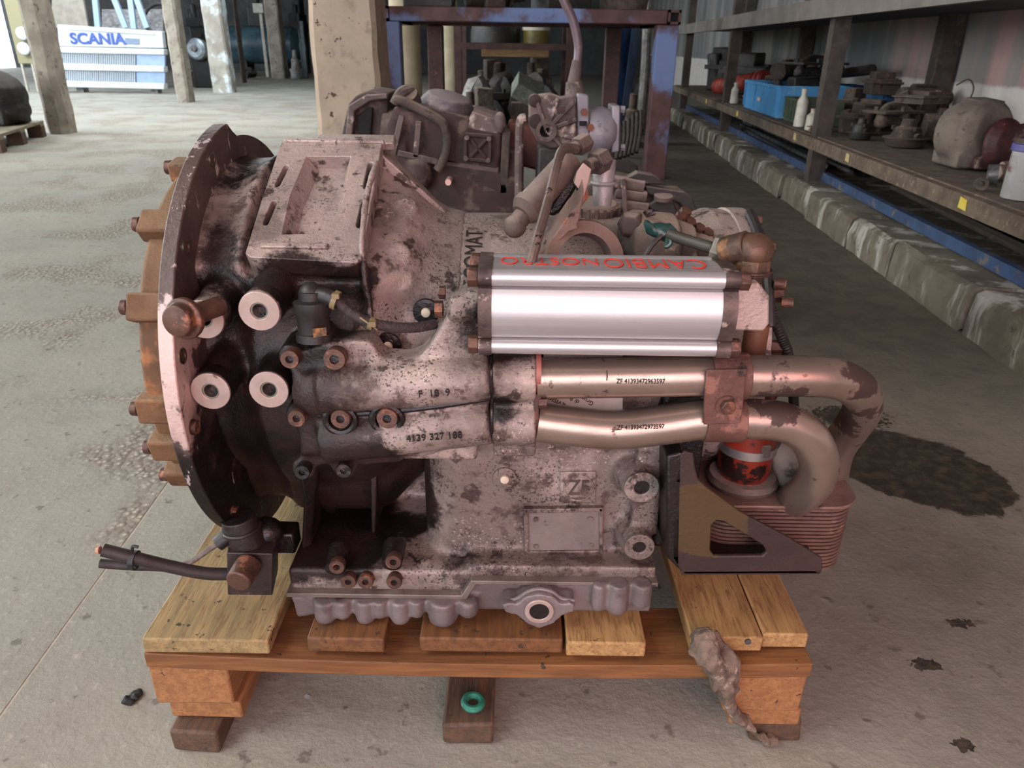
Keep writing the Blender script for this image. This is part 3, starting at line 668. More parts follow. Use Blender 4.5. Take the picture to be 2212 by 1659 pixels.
# ------------------------------------------------------------------ the transmission
TR = thing('automatic_transmission', (-.03, .94, .178), 'large grimy aluminium automatic transmission with silver accumulator, on the front pallet', 'transmission')
GRIME = '#17100e'
ALU = mat('grimy_cast_aluminium', '#a8978f', '#8c7d76', scale=7, rough=.52, metal=.25, bump=.32, bscale=220, layers=[
    dict(color='#5f514b', scale=9, lo=.50, hi=.70, max=.75, blobs=[(.06, .76, .33, .22, .22), (-.02, .7, .55, .06, .15), (-.2, .72, .45, .12, .2), (-.3, .8, .6, .1, .2)]), dict(color='#43302c', scale=38, detail=5, lo=.56, hi=.68, max=.8, blobs=[(.06, .76, .33, .17, .05), (-.2, .72, .45, .14, .15), (-.31, .82, .6, .09, .15), (-.03, .7, .5, .06, .1)]),
    dict(color='#d2c0b8', scale=260, detail=3, lo=.58, hi=.66, max=.55, mod=(9, .48, .66)), 
    dict(color='#4a5449', scale=11, lo=.74, hi=.92, blobs=[(.165, .72, .36, .07, .3), (-.10, .77, .60, .05, .28), (.17, .74, .27, .05, .25), (-.2, .85, .68, .05, .2)], max=.7),
    dict(color='#3a2a26', scale=26, lo=.60, hi=.66, max=.9),
    dict(color=GRIME, color2='#2e1f1c', c2scale=18, scale=46, detail=6, rg=.75, lo=.60, hi=.86, rough=.45, blobs=[
        (-.29, .74, .40, .22, .75), (-.28, .85, .30, .16, .7), (-.20, .80, .31, .13, .6), (-.30, .80, .55, .10, .45), (-.235, .74, .60, .055, .5), (-.185, .745, .585, .06, .5), (-.15, .76, .61, .03, .25),
        (-.225, .69, .50, .06, .34), (-.23, .69, .43, .08, .42), (-.15, .69, .425, .05, .25), (-.15, .69, .477, .02, .25), (-.28, .80, .28, .08, .5), (-.19, .76, .245, .035, .3),
        (-.115, .77, .30, .05, .35), (-.03, .70, .57, .045, .33), (0, .70, .535, .03, .30), (-.34, .9, .70, .10, .28), (-.325, .78, .57, .06, .35), (-.06, .73, .535, .02, .3), (.02, .7, .45, .03, .2), (0.2, .9, .45, .14, .5), (-.15, .87, .33, .085, .6), (-.12, .83, .27, .05, .4), (-.17, .80, .37, .10, .55), (-.02, .69, .50, .035, .22), (.0, .69, .49, .03, .2), (-.20, .70, .545, .05, .25), (-.31, .80, .62, .05, .35), (-.30, .95, .72, .06, .3), (-.05, .745, .24, .06, .18), (.06, .745, .245, .05, .18)]),  # oil grime; the blobs inside the case cavity also darken that recess
    dict(color=GRIME, scale=330, detail=3, lo=.55, hi=.62, max=.85, mod=(13, .42, .62)), dict(color='#2c1d1a', scale=150, detail=4, lo=.60, hi=.66, max=.9, mod=(22, .5, .62)),
])
DARKCAST = mat('oil_black_cast_iron', '#1d1514', '#120d0c', scale=14, rough=.38, metal=.1, bump=.4, bscale=120, layers=[dict(color='#4a3a35', scale=30, lo=.60, hi=.72, max=.7)])
RUSTBRN = mat('brown_rusty_iron', '#6b4c30', '#523620', dust=('#8a7358', .5), scale=9, rough=.75, bump=.45, bscale=110, layers=[dict(color='#8a5a35', scale=16, lo=.55, hi=.66), dict(color='#33221a', scale=22, lo=.62, hi=.7)])
BOLTB = mat('brown_oiled_bolt', '#5d4236', '#47312a', scale=40, rough=.5, metal=.4, bump=.3, layers=[dict(color='#8a5a44', scale=50, lo=.55, hi=.66)])
RUSTOR = mat('orange_rust_steel', '#6f5a50', '#5a453c', scale=16, rough=.8, bump=.6, bscale=110, layers=[dict(color='#8a4724', scale=24, lo=.54, hi=.64), dict(color='#2c1a14', scale=34, lo=.60, hi=.66), dict(color='#a58a7c', scale=14, lo=.6, hi=.72)])
MACH = mat('machined_pad_face', '#b5a098', '#a69189', scale=40, rough=.38, metal=.35, bump=.08, layers=[dict(color='#7a5a52', scale=30, lo=.66, hi=.72)])
THREAD = mat('steel_thread', '#b5b0a8', '#8a857c', scale=60, rough=.25, metal=.9, bump=.1)
BLACKPL = mat('black_plastic_plug', '#221d1d', '#171414', scale=30, rough=.5, bump=.15, layers=[dict(color='#4a3f3b', scale=26, lo=.56, hi=.7, max=.7)])
SILVER = mat('anodised_aluminium', '#c2c0c0', '#b6b5b6', scale=5, rough=.38, metal=.7, bump=.03, stretch=(.6, 30, 30), rvar=.05, layers=[dict(color='#6b6460', scale=40, lo=.70, hi=.73, max=.8)])
PIPEM = mat('zinc_plated_pipe', '#a08e82', '#8b7a70', scale=8, rough=.32, metal=.75, bump=.06, rvar=.08, layers=[
    dict(color='#5b4a42', scale=60, lo=.66, hi=.70, max=.8),
    dict(color='#3d2c27', scale=42, detail=8, lo=.62, hi=.70, rough=.6, metal=.2, blobs=[(.37, .70, .535, .045, .3), (.36, .80, .49, .11, .5), (.27, .70, .505, .05, .26), (.36, .74, .42, .05, .22), (.30, .78, .42, .06, .4), (.05, .72, .545, .03, .1)])])
CLAMPM = mat('rusty_clamp_plate', '#5a3a31', '#4a2f28', scale=22, rough=.7, bump=.5, bscale=120, layers=[dict(color='#7d5548', scale=26, lo=.52, hi=.6), dict(color='#211613', scale=36, lo=.58, hi=.64)])
BLACKINK = mat('black_marker_ink', '#1a1614', rough=.7, bump=0); REDINK = mat('red_marker_ink', '#d8392c', rough=.5, bump=0)
DUSTY = mat('dusty_dark_steel', '#54463f', '#3c312c', dust=('#8b7b71', .7), scale=18, rough=.8, bump=.4, bscale=120, layers=[dict(color='#2a211d', scale=30, lo=.58, hi=.66)])
AX = V((0, .94, .479))
def cylpt(X, r, ph): return V((X, AX.y - r * math.cos(ph), AX.z + r * math.sin(ph)))
DG = math.radians
def holeplate(outer, inners, vec, m_, name, parent, **kw):
    """flat plate with any number of holes, extruded by vec"""
    mb = MB(); bm = bmesh.new(); loops = [outer] + list(inners); vl = []; eds = []
    for lp in loops:
        vv = [bm.verts.new(p) for p in lp]; vl.append(vv); eds += [bm.edges.new((vv[i], vv[(i + 1) % len(vv)])) for i in range(len(vv))]
    bmesh.ops.triangle_fill(bm, use_beauty=True, use_dissolve=False, edges=eds)
    bm.verts.ensure_lookup_table(); bm.verts.index_update()
    vs = [v.co.copy() for v in bm.verts]; fs = [tuple(v.index for v in f.verts) for f in bm.faces]; bm.free()
    N = len(vs); vec = V(vec); side = []; b = 0
    for q, lp in enumerate(loops):
        n_ = len(lp)
        for i in range(n_):
            i2 = (i + 1) % n_; side.append((b + i, b + i2, N + b + i2, N + b + i))
        b += n_
    mb._add(vs + [v + vec for v in vs], fs + [tuple(N + i for i in f[::-1]) for f in fs] + side)
    return mb.build(name, m_, parent, **kw)

# ---- bell housing: revolve with an angle-dependent radius (side below the window pad is set back)
def bell():
    mb = MB(); n = 96; vs = []; fs = []
    prof = [(-.338, .226), (-.325, .220), (-.30, .222), (-.288, .228), (-.28, .238), (-.25, .238), (-.22, .238), (-.175, .238), (-.155, .228), (-.125, .196), (-.10, .172), (-.082, .162), (-.06, .158)]
    for X, r in prof:
        for i in range(n):
            ph = -math.pi + 2 * math.pi * i / n; d = math.degrees(ph)
            k = 0
            if -62 < d < 36: k = min(1, (36 - d) / 7) * min(1, (d + 62) / 14)
            side = max(.157, r - .036 * min(1, max(0, (-.07 - X) / .05)))
            rr = r + (side - r) * k
            if -.286 < X < -.15 and 20 < d < 100: rr = min(rr, .197 / max(.2, math.cos(DG(d - 60))))
            vs.append(cylpt(X, rr, ph))
    for j in range(len(prof) - 1):
        for i in range(n): fs.append((j * n + i, j * n + (i + 1) % n, (j + 1) * n + (i + 1) % n, (j + 1) * n + i))
    fs += [tuple(range(n)), tuple((len(prof) - 1) * n + i for i in range(n))]
    mb._add(vs, fs)
    # dimpled bosses on the cone
    for px, py, r in ((885, 428, .008), (868, 535, .008), (875, 600, .008)):
        ph = DG(50 if py < 500 else 33 if py < 570 else 24); p = aY(px, py, .86 if py < 500 else .79 if py < 570 else .775); 
        nrm = V((.25, -math.cos(ph), math.sin(ph))).normalized()
        p = p - nrm * (.007 if py < 500 else .0135); mb.lathe([(-.04, r * 2.2), (-.006, r * 1.6), (-.003, r * 1.0), (-.010, r * .5)], p, nrm, 16)
    # raised ridge down the right side of the window pad
    mb.tube([cylpt(-.160, .232, DG(80)), cylpt(-.160, .236, DG(60)), cylpt(-.158, .236, DG(42)), cylpt(-.152, .215, DG(28)), cylpt(-.148, .198, DG(12))], .005, 8, 5)
    # pad-like bulge near the flange
    # lugs that carry the four machined pads
    for px, py, Yf in PADS:
        p = aY(px, py, Yf); mb.cyl(p + V((0, .017, 0)), V((p.x + .004, .80, p.z + .018)), .0190, .024, 16)
    return mb
PADS = [(440, 690, .712), (560, 672, .703), (455, 845, .703), (581, 842, .703)]
bellobj = bell().build('bell_housing', ALU, TR, voxel=.0042, iters=3, disp=.0015, dscale=.02)
# flange
FX = -.343
fl_ = MB()
prof2 = []
n = 120; vs = []; fs = []
for X in (FX - .008, FX + .008):
    for R in (.15, None):
        for i in range(n):
            ph = -math.pi + 2 * math.pi * i / n; d = math.degrees(ph)
            r = .266
            if 84 < d < 150: r = .266 - min(1, (d - 84) / 5) * .018
            for c_ in (57, 24, -8, -40, 150, 180, -70, -100, -130): r += .006 * math.exp(-((d - c_) / 5.0) ** 2) * 0
            vs.append(cylpt(X, R if R else r, ph))
for i in range(n):
    j = (i + 1) % n
    fs += [(i, j, n + j, n + i), (2 * n + i, 3 * n + i, 3 * n + j, 2 * n + j), (n + i, n + j, 3 * n + j, 3 * n + i), (i, 2 * n + i, 2 * n + j, j)]
fl_._add(vs, fs)
FLM = mat('flange_dark_with_wear', '#5a4a46', '#463936', scale=12, rough=.5, metal=.3, bump=.3, bscale=150, layers=[
    dict(color='#c4aaa2', scale=30, detail=8, lo=.70, hi=.78, blobs=[(-.335, .685, .52, .085, .34, (1, 1, .7))]), dict(color='#1c1413', scale=12, lo=.66, hi=.85, blobs=[(-.34, .75, .33, .2, .4)]), dict(color='#b7aca9', scale=60, lo=.64, hi=.70, stretch=(1, 1, .4), blobs=[(-.34, .85, .7, .12, .06)])])
flange = fl_.build('flange', FLM, TR, smooth=40, bevel=.0015)
for d in (69, 40, -4, -42, 14):
    c = cylpt(FX + .008, .249, DG(d))
    h = MB().ring(c, (1, 0, 0), .0085, .0055, .0012, 20).build('hole_rim', THREAD if d > 0 else BOLTB, flange)
    MB().cyl(c, c + V((.0006 if d > 5 else .006, 0, 0)), .0055 if d > 5 else .007, None, 16).build('bolt_hole' if d > 5 else 'stud', DARKCAST if d == 95 else BOLTB, flange)
# converter ring behind the flange
cr_ = MB().lathe([(0, .10), (0, .207), (.006, .214), (.044, .214), (.048, .20), (.048, .10)], V((FX - .056, AX.y, AX.z)), (1, 0, 0), 72)
ring = cr_.build('converter_ring', RUSTBRN, TR, smooth=30, bevel=.002)
for d in (51, 26, -3, -17, -31, 80, 110):
    c0 = cylpt(FX - .030, .224, DG(d)); rad = V((0, -math.cos(DG(d)), math.sin(DG(d)))); tn = V((0, math.sin(DG(d)), math.cos(DG(d))))
    if d in (20, -34):
        pass
    R3 = Matrix(((1, 0, 0), (0, rad.y, tn.y), (0, rad.z, tn.z)))
    MB().box(cylpt(FX - .034, .217, DG(d)), (.052, .022, .030), R3).build('lug', RUSTBRN, ring, bevel=.003)
    p = cylpt(FX - .060, .219, DG(d)); MB().cyl(p, p + V((-.008, 0, 0)), .0085, .008, 14).build('bolt', BOLTB, ring, bevel=.001)

# ---- window pad on top of the bell
PA, PB_ = V((0, .916, .7235)), V((0, .752, .6285)); XL, XR = -.278, -.157
pn = V((0, -(PA - PB_).z, -(PB_ - PA).y)).normalized(); pn = V((0, -.5, .866)) if pn.z < 0 else pn
pn = V((1, 0, 0)).cross((PA - PB_).normalized()).normalized()
def PD(u, v, h): return PA.lerp(PB_, v) + V((XL + (XR - XL) * u, 0, 0)) + pn * h
def capsule(u0, v0, u1, v1, ru, rv, n=5):
    pts = []
    for k in range(n + 1): a = math.pi + math.pi * k / n; pts.append((u0 + ru * math.cos(a), v0 + rv * math.sin(a)))
    for k in range(n + 1): a = math.pi * k / n; pts.append((u1 + ru * math.cos(a), v1 + rv * math.sin(a)))
    return [PD(u, v, 0) for u, v in pts]
SLOTS = [capsule(.135, .25, .105, .39, .026, .03), capsule(.12, .57, .10, .72, .026, .03), capsule(.925, .21, .92, .40, .026, .03), capsule(.93, .56, .925, .73, .026, .03)]
holeplate([PD(u, v, 0) for u, v in ((.02, 0), (.5, -.005), (1, 0), (1.0, .5), (1.0, 1.0), (.96, 1.03), (.6, 1.02), (.05, 1.0), (0, .97), (0, .5))],
          [[PD(u, v, 0) for u, v in ((.30, .135), (.72, .13), (.735, .5), (.70, .80), (.27, .82), (.25, .5))]] + SLOTS, pn * -.022, ALU, 'window_pad', bellobj, bevel=.0018, smooth=40)
MB().prism([PD(.20, .10, -.03), PD(.79, .10, -.03), PD(.79, .86, -.03), PD(.20, .86, -.03)], pn * .013).build('pad_recess', ALU, bellobj, smooth=0)
MB().prism([PD(.30, .135, -.001), PD(.25, .5, -.001), PD(.27, .82, -.001), PD(.35, .82, -.0165), PD(.34, .5, -.0165), PD(.40, .17, -.0165)], pn * -.006).build('recess_slope', ALU, bellobj, smooth=0)
MB().prism([PD(.72, .13, -.001), PD(.735, .5, -.001), PD(.70, .80, -.001), PD(.66, .80, -.0165), PD(.68, .5, -.0165), PD(.66, .17, -.0165)], pn * -.006).build('recess_slope', ALU, bellobj, smooth=0)
slb = MB()
for u0, u1, v0, v1 in ((.06, .18, .18, .46), (.05, .17, .5, .8), (.87, .98, .15, .46), (.87, .98, .5, .8)):
    slb.prism([PD(u0, v0, -.0235), PD(u1, v0, -.0235), PD(u1, v1, -.0235), PD(u0, v1, -.0235)], pn * .001)
slb.build('slot_backing', DARKCAST, bellobj, smooth=0)
MB().prism([PD(.12, .90, 0), PD(.70, .90, 0), PD(.70, .935, 0), PD(.12, .935, 0)], pn * .003).build('pad_rib', ALU, bellobj, bevel=.001)
MB().prism([PD(.04, -.03, -.012), PD(1.02, -.03, -.012), PD(1.02, .0, -.012), PD(.04, .0, -.012)], pn * .014).build('top_lip', ALU, bellobj, bevel=.002)
MB().prism([PD(.3, -.22, -.03), PD(1.08, -.22, -.03), PD(1.1, -.05, -.018), PD(.3, -.05, -.018)], pn * .012).build('top_cover_edge', ALU, bellobj, bevel=.002)
# slanted gusset on the silhouette right of the pad
MB().prism([cylpt(-.165, .240, DG(84)), cylpt(-.085, .166, DG(84)), cylpt(-.085, .160, DG(84)), cylpt(-.165, .220, DG(84))], V((0, .014, 0))).build('gusset', ALU, bellobj, bevel=.002)

# ---- machined pads
for i, (px, py, Yf) in enumerate(PADS):
    p = aY(px, py, Yf); r = .0205
    mp = MB().ring(p + V((0, .0022, 0)), (0, -1, 0), r, .0088, .0032, 28).build('mounting_pad', MACH, TR, bevel=.0006)
    MB().ring(p + V((0, .026, 0)), (0, -1, 0), r * 1.02, .0089, .0237, 28).build('pad_collar', ALU if py < 800 else DARKCAST, mp)
    MB().ring(p + V((0, .02, 0)), (0, -1, 0), .0092, .0072, .0195, 24).build('thread', THREAD, mp)
    MB().cyl(p + V((0, .013, 0)), p + V((0, .0165, 0)), .0089, None, 18).build('hole_floor', DARKCAST, mp)
p = aY(388, 694, .672); b = MB().cyl(V((p.x + .024, .715, p.z + .002)), p + V((0, .004, 0)), .010, None, 16).build('big_bolt_shank', BOLTB, TR)
MB().lathe([(0, .0175), (.004, .0205), (.009, .0205), (.011, .0165), (.019, .0155), (.021, .012)], p + V((.004, .012, 0)), (-.25, -1, .12), 26).build('big_bolt_head', BOLTB, TR, bevel=.001)

# ---- main case
mc = MB()
mc.cyl((-.09, AX.y, AX.z), (.235, AX.y, AX.z), .157, None, 64)
mc.lathe([(0, .160), (.02, .168), (.045, .165), (.05, .13)], (.225, AX.y, AX.z), (1, 0, 0), 48)
mc.mm((-.060, .765, .245), (.172, 1.12, .44)); mc.cyl((-.060, .812, .245), (-.060, .812, .425), .049, None, 28)
mc.mm((-.10, .81, .245), (.1, 1.1, .43))
mc.mm((-.255, .895, .22), (-.05, 1.10, .44))
mc.mm((-.27, .731, .214), (-.042, 1.12, .247)); mc.mm((-.05, .731, .236), (.178, 1.12, .256))
mc.cyl((-.05, .80, .42), (.165, .80, .42), .040, None, 24)
# end bosses
for px, py, r in ((1386, 1052, .0205), (1381, 1181, .0185)):
    p = aY(px, py, .728); mc.cyl(p + V((0, .002, 0)), p + V((-.016, .07, -.004)), r, r * 1.2, 20)
mc.mm(aY(1408, 1050, .745) + V((-.02, 0, -.07)), aY(1412, 1050, .79) + V((0, 0, .09)))
# fillet along the sump joint
for px in (1005, 1130, 865, 920): p = aY(px, 1228, .75); mc.ball(p, (.010, .012, .016), None, 10)
case = mc.build('main_case', ALU, TR, voxel=.0038, iters=3, disp=.0012, dscale=.02)
MB().prism([aY(800, 1010, .80), aY(814, 1010, .80), aY(812, 1152, .80), aY(802, 1152, .80)], (0, .07, 0)).build('rib', ALU, case, bevel=.002)
MB().prism([aY(640, 1000, .77), aY(690, 1000, .77), aY(680, 1080, .79), aY(672, 1180, .77), aY(650, 1190, .77), aY(655, 1080, .77)], (0, .05, 0)).build('side_web', ALU, case, bevel=.004)
MB().ball(aY(715, 1085, .855), (.012, .012, .016)).build('boss', ALU, case)
for px, py, r, rh in ((1386, 1052, .0205, .0088), (1381, 1181, .0185, .0078)):
    p = aY(px, py, .726); bo = MB().ring(p + V((0, .004, 0)), (0, -1, 0), r * .98, rh, .006, 24).build('boss_face', ALU, case, bevel=.001)
    MB().cyl(p + V((0, .0005, 0)), p + V((0, .003, 0)), rh * 1.02, None, 18).build('boss_hole', DARKCAST, bo)
# name plate frame, emblem
YP = .764
def frame_bar(pts, d=.006): return MB().prism([aY(x, y, YP - d) for x, y in pts], (0, d + .004, 0))
npx = [((1133, 1100), (1302, 1098), (1302, 1106), (1133, 1110)), ((1133, 1192), (1302, 1190), (1302, 1199), (1133, 1201)), ((1131, 1100), (1142, 1100), (1142, 1201), (1133, 1201)), ((1294, 1098), (1303, 1098), (1303, 1199), (1295, 1199))]
for b_ in npx: frame_bar(b_).build('plate_frame', ALU, case, bevel=.001)
MB().prism([aY(x, y, YP - .003) for x, y in ((1141, 1108), (1296, 1105), (1296, 1192), (1141, 1194))], (0, .006, 0)).build('blank_plate', mat('grey_blank_plate', '#857873', '#766a66', scale=20, rough=.5, metal=.3, bump=.2, layers=[dict(color='#3a2c28', scale=40, lo=.66, hi=.72)]), case)
for px, py in ((1158, 1122), (1275, 1121), (1158, 1180), (1277, 1178)): p = aY(px, py, YP - .0035); MB().cyl(p, p + V((0, -.0012, 0)), .0035, None, 10).build('rivet', ALU, case)
lg = MB().prism([aY(x, y, YP - .002) for x, y in ((1210, 1020), (1288, 1019), (1287, 1086), (1210, 1088))], (0, .006, 0)).build('emblem_block', ALU, case, bevel=.001)
pc = aY(1250, 1054, YP - .002)
MB().ring(pc + V((0, .0005, 0)), (0, -1, 0), .0185, .0165, .0018, 36).build('emblem_ring', ALU, lg, bevel=.0005)
textmesh('emblem_letters', 'ZF', DUSTY, lg, basis(pc + V((0, -.0005, 0)), (1, 0, 0), (0, 0, 1)), .030, .0012, sx=.75)
for (x0, x1, y) in ((1228, 1275, 1076),): MB().prism([aY(x0, y - 1.5, YP - .002), aY(x1, y - 1.5, YP - .002), aY(x1, y + 1.5, YP - .002), aY(x0, y + 1.5, YP - .002)], (0, -.0012, 0)).build('emblem_bar', DUSTY, lg)
CREAMDOT = mat('painted_bolt_dot', '#d8c9b4', '#c9b8a0', scale=60, rough=.6, bump=.1)
for px, py, Yf in ((1090, 1035, .762), (920, 675, .775), (838, 748, .765)):
    p = aY(px, py, Yf); w_ = MB().lathe([(0, .015), (.003, .0145), (.004, .009)], p + V((0, .004, 0)), (0, -1, 0), 20).build('dark_washer', DARKCAST if py < 900 else ALU, case)
    MB().lathe([(0, .0055), (.003, .005), (.004, .003)], p + V((0, .0005, 0)), (0, -1, 0), 16).build('painted_bolt', CREAMDOT, w_)
# handwriting round the case
def wrap_text(body, m_, X0, r, ph0, size, parent, name):
    o = textmesh(name, body, m_, None, Matrix.Identity(4), size, .0003, align='LEFT', bold=-.0002)
    c = o.location.copy()
    pts = []
    for v in o.data.vertices:
        q = v.co + c; pts.append(cylpt(X0 - q.y, r + .0012 + q.z, ph0 + q.x * .72 / r))
    cc = sum(pts, V()) / len(pts)
    for v, q in zip(o.data.vertices, pts): v.co = q - cc
    o.location = cc; WLOC[o.name] = cc; attach(o, parent)
wrap_text('VECOMAT', BLACKINK, -.046, .1573, DG(34), .030, case, 'handwriting')

# ---- oil sump
sp = MB()
sp.mm((-.266, .738, .186), (-.05, 1.10, .2125)); sp.mm((-.266, .728, .203), (-.05, 1.10, .2125)); sp.mm((-.05, .730, .189), (.176, 1.10, .2345)); sp.mm((-.24, .78, .1795), (.16, 1.08, .2))
def bump(px0, px1, ybot, ytop, Yf=.7165):
    a, b = aY(px0, ybot, Yf), aY(px1, ybot, Yf); zt = aY(px0, ytop, Yf).z; r = (b.x - a.x) / 2; zb = max(.1788, a.z)
    sp.lathe([(zb - zb, r * .8), (.006, r), (zt - zb, r * .95)], V(((a.x + b.x) / 2, Yf + r * .35, zb)), (0, 0, 1), 16)
for a in ((680, 729, 1350), (722, 761, 1334), (769, 812, 1350), (802, 840, 1333), (843, 888, 1350), (884, 917, 1332), (924, 990, 1352), (989, 1034, 1330)): bump(a[0], a[1], a[2], 1298)
for a in ((1275, 1308, 1318), (1308, 1356, 1325), (1361, 1406, 1310)): bump(a[0], a[1], a[2], 1262)
sp.prism([aY(628, 1290, .726), aY(700, 1292, .726), aY(705, 1325, .726), aY(642, 1336, .726)], (0, .05, 0))
SUMPM = mat('grey_purple_sump', '#7b6f6e', '#655958', scale=10, rough=.5, metal=.25, bump=.25, bscale=160, layers=[dict(color='#4a3c3a', scale=16, lo=.55, hi=.7, max=.7), dict(color='#1f1715', scale=40, lo=.68, hi=.73), dict(color='#2a1f1d', scale=10, lo=.70, hi=.85, blobs=[(-.25, .73, .2, .08, .25)])])
sump = sp.build('oil_sump', SUMPM, TR, voxel=.0028, iters=2)
MB().prism([V((-.272, .7205, .2125)), V((-.052, .7205, .2125)), V((-.04, .7205, .236)), V((.18, .7205, .236)), V((.18, .7205, .2415)), V((-.046, .7205, .2415)), V((-.058, .7205, .2185)), V((-.272, .7205, .2185))], (0, .39, 0)).build('sump_rim', mat('sump_rim_grey', '#786b65', '#62564f', scale=20, rough=.5, metal=.25, bump=.2, layers=[dict(color='#2a201d', scale=30, lo=.6, hi=.68)]), sump, bevel=.001)
dp = aY(1165, 1321, .700)
dm = MB()
dm.cyl(dp + V((0, .055, 0)), dp + V((0, .002, 0)), .0225, .0215, 28)
dm.prism([aY(x, y, .702) for x, y in ((1083, 1308), (1100, 1303), (1118, 1305), (1135, 1290), (1165, 1283), (1195, 1290), (1212, 1305), (1232, 1303), (1243, 1308), (1238, 1322), (1215, 1330), (1195, 1348), (1165, 1358), (1138, 1348), (1118, 1330), (1092, 1324))], (0, .045, 0))
dm.build('drain_boss', SUMPM, sump, voxel=.0022, iters=2)
fr = MB().ring(dp + V((0, .002, 0)), (0, -1, 0), .0175, .0118, .003, 28).build('drain_ring', MACH, sump, bevel=.0006)
MB().cyl(dp + V((0, .0, 0)), dp + V((0, .002, 0)), .0122, None, 20).build('drain_hole', DARKCAST, fr)
MB().tube([aY(1090, 1300, .71), aY(1118, 1292, .71), aY(1140, 1278, .71), aY(1165, 1272, .71), aY(1192, 1278, .71), aY(1212, 1292, .71), aY(1240, 1297, .71)], .0025, 8, 5).build('drain_bead', SUMPM, sump)

# ---- hollow socket screws
def sock(px, py, Y, r, parent, m_=BOLTB, tilt=(0, -1, .1), L=.012):
    p = aY(px, py, Y); t = V(tilt).normalized()
    s0 = MB().lathe([(-L, r * .9), (-.002, r), (0, r * .92), (0, r * .42), (-.006, r * .40)], p, t, 20, caps=False).build('socket_screw', m_, parent, smooth=40)
    MB().cyl(p - t * .0065, p - t * .0045, r * .42, None, 12).build('screw_recess', DARKCAST, s0)
for px, py in ((727, 1226), (849, 1215), (752, 1258), (789, 1258), (851, 1259)): sock(px, py, .719, .0098, sump)
for px, py in ((727, 1219), (849, 1208)): 
    p = aY(px, py, .735); MB().cyl(p + V((0, -.01, 0)), p + V((0, .02, .008)), .012, .014, 18).build('screw_collar', DARKCAST, sump)

# ---- oil manifold casting
mf = MB()
mf.prism([aY(x, y, .700) for x, y in ((640, 790), (655, 760), (690, 742), (770, 736), (802, 738), (815, 760), (826, 776), (880, 778), (905, 770), (930, 745), (962, 690), (968, 660), (1000, 632), (1040, 622), (1048, 640), (1048, 790), (1056, 860), (1050, 950), (960, 975), (920, 988), (880, 990), (860, 1001), (800, 1005), (650, 1006), (645, 930))], (0, .035, 0)); mf.mm(aY(660, 990, .72), aY(1040, 790, .82))
mf.cyl(aY(700, 842, .704), aY(1062, 815, .699), .029, .0245, 28); mf.cyl(aY(700, 945, .704), aY(1062, 910, .700), .028, .0245, 28)
mf.mm(aY(648, 985, .694) + V((0, 0, 0)), aY(860, 780, .73)); mf.ball(aY(690, 850, .70), (.03, .018, .028)); 
mf.cyl(aY(690, 742, .72), aY(690, 700, .735), .020, .018, 20)
for px, py in ((625, 776), (722, 776), (640, 904), (735, 906), (835, 905), (652, 1020), (741, 1018)):
    p = aY(px, py, .694); mf.cyl(p + V((0, .005, 0)), p + V((0, .05, 0)), .0135, .015, 16)
p = aY(775, 742, .715); mf.cyl(p + V((0, 0, -.03)), p, .016, .0155, 18)
mf.mm(aY(972, 690, .695), aY(1035, 630, .72))
man = mf.build('oil_manifold', ALU, TR, voxel=.0036, iters=4, disp=.001, dscale=.02)
for px, py, r in ((625, 777, .0098), (722, 777, .0115), (640, 905, .0095), (735, 906, .0105), (836, 905, .0112), (652, 1021, .0085), (742, 1018, .0085)):
    sock(px, py, .676 if py in (905, 906) and px > 700 else .684, r, man, BOLTB if py < 1000 and px > 630 or py < 800 else DARKCAST, L=.022)
p = aY(775, 738, .715); MB().lathe([(0, .013), (.003, .013), (.003, .006), (.001, .005)], p, (0, -.1, 1), 22, caps=False).build('top_plug', BOLTB, man)
for px, py in ((735, 906), (836, 905)): p = aY(px, py, .684); MB().torus(p, (0, -1, 0), .0150, .0042, 24, 8).build('dark_collar', DARKCAST, man)
# dark tube painting in the shade of the groove between the ducts
MB().tube([aY(690, 896, .6915), aY(760, 894, .687), aY(860, 887, .686), aY(960, 875, .686), aY(1058, 860, .687)], .0034, 8, 6).build('groove_shade', DARKCAST, man)
textmesh('cast_letters', 'F  18  9', DARKCAST, man, basis(aY(938, 850, .6705), (1, 0, .08), (0, 0, 1)), .0105, .001)
textmesh('cast_letters', '4139 327 188', DARKCAST, man, basis(aY(938, 944, .6715), (1, 0, .10), (0, 0, 1)), .0105, .001)
p = aY(957, 668, .72); MB().hexn(p, p + V((-.008, 0, 0)), .009).build('side_bolt', BOLTB, man); p = aY(962, 632, .73); MB().hexn(p, p + V((-.006, 0, 0)), .007).build('side_bolt', BOLTB, man)
# duct sockets + plate
sk = MB()
for y in (816, 911):
    sk.cyl(aY(1063, y, .699), aY(1157, y, .699), .0243, None, 28)
sk.mm(aY(1066, 780, .688) , aY(1156, 948, .73))
sock_o = sk.build('duct_sockets', ALU, TR, voxel=.003, iters=2)
MB().tube([aY(1062, 772, .70), aY(1061, 800, .672), aY(1063, 840, .674), aY(1063, 862, .684), aY(1062, 890, .674), aY(1063, 930, .674), aY(1064, 955, .7)], .0016, 6, 5).build('joint_line', DARKCAST, sock_o)
MB().prism([aY(x, y, .682) for x, y in ((1154, 850), (1168, 852), (1170, 872), (1164, 880), (1166, 945), (1156, 950))], (0, .02, 0)).build('retaining_plate', CLAMPM, sock_o, bevel=.001)
p = aY(1168, 870, .684); MB().hexn(p + V((-.002, 0, 0)), p + V((.006, 0, 0)), .006).build('plate_bolt', BOLTB, sock_o)
p = aY(1157, 803, .699); MB().cyl(p, p + V((.005, 0, 0)), .0215, None, 24).build('red_seal', mat('red_seal_ring', '#95584e', '#875046', rough=.5, bump=0), sock_o)

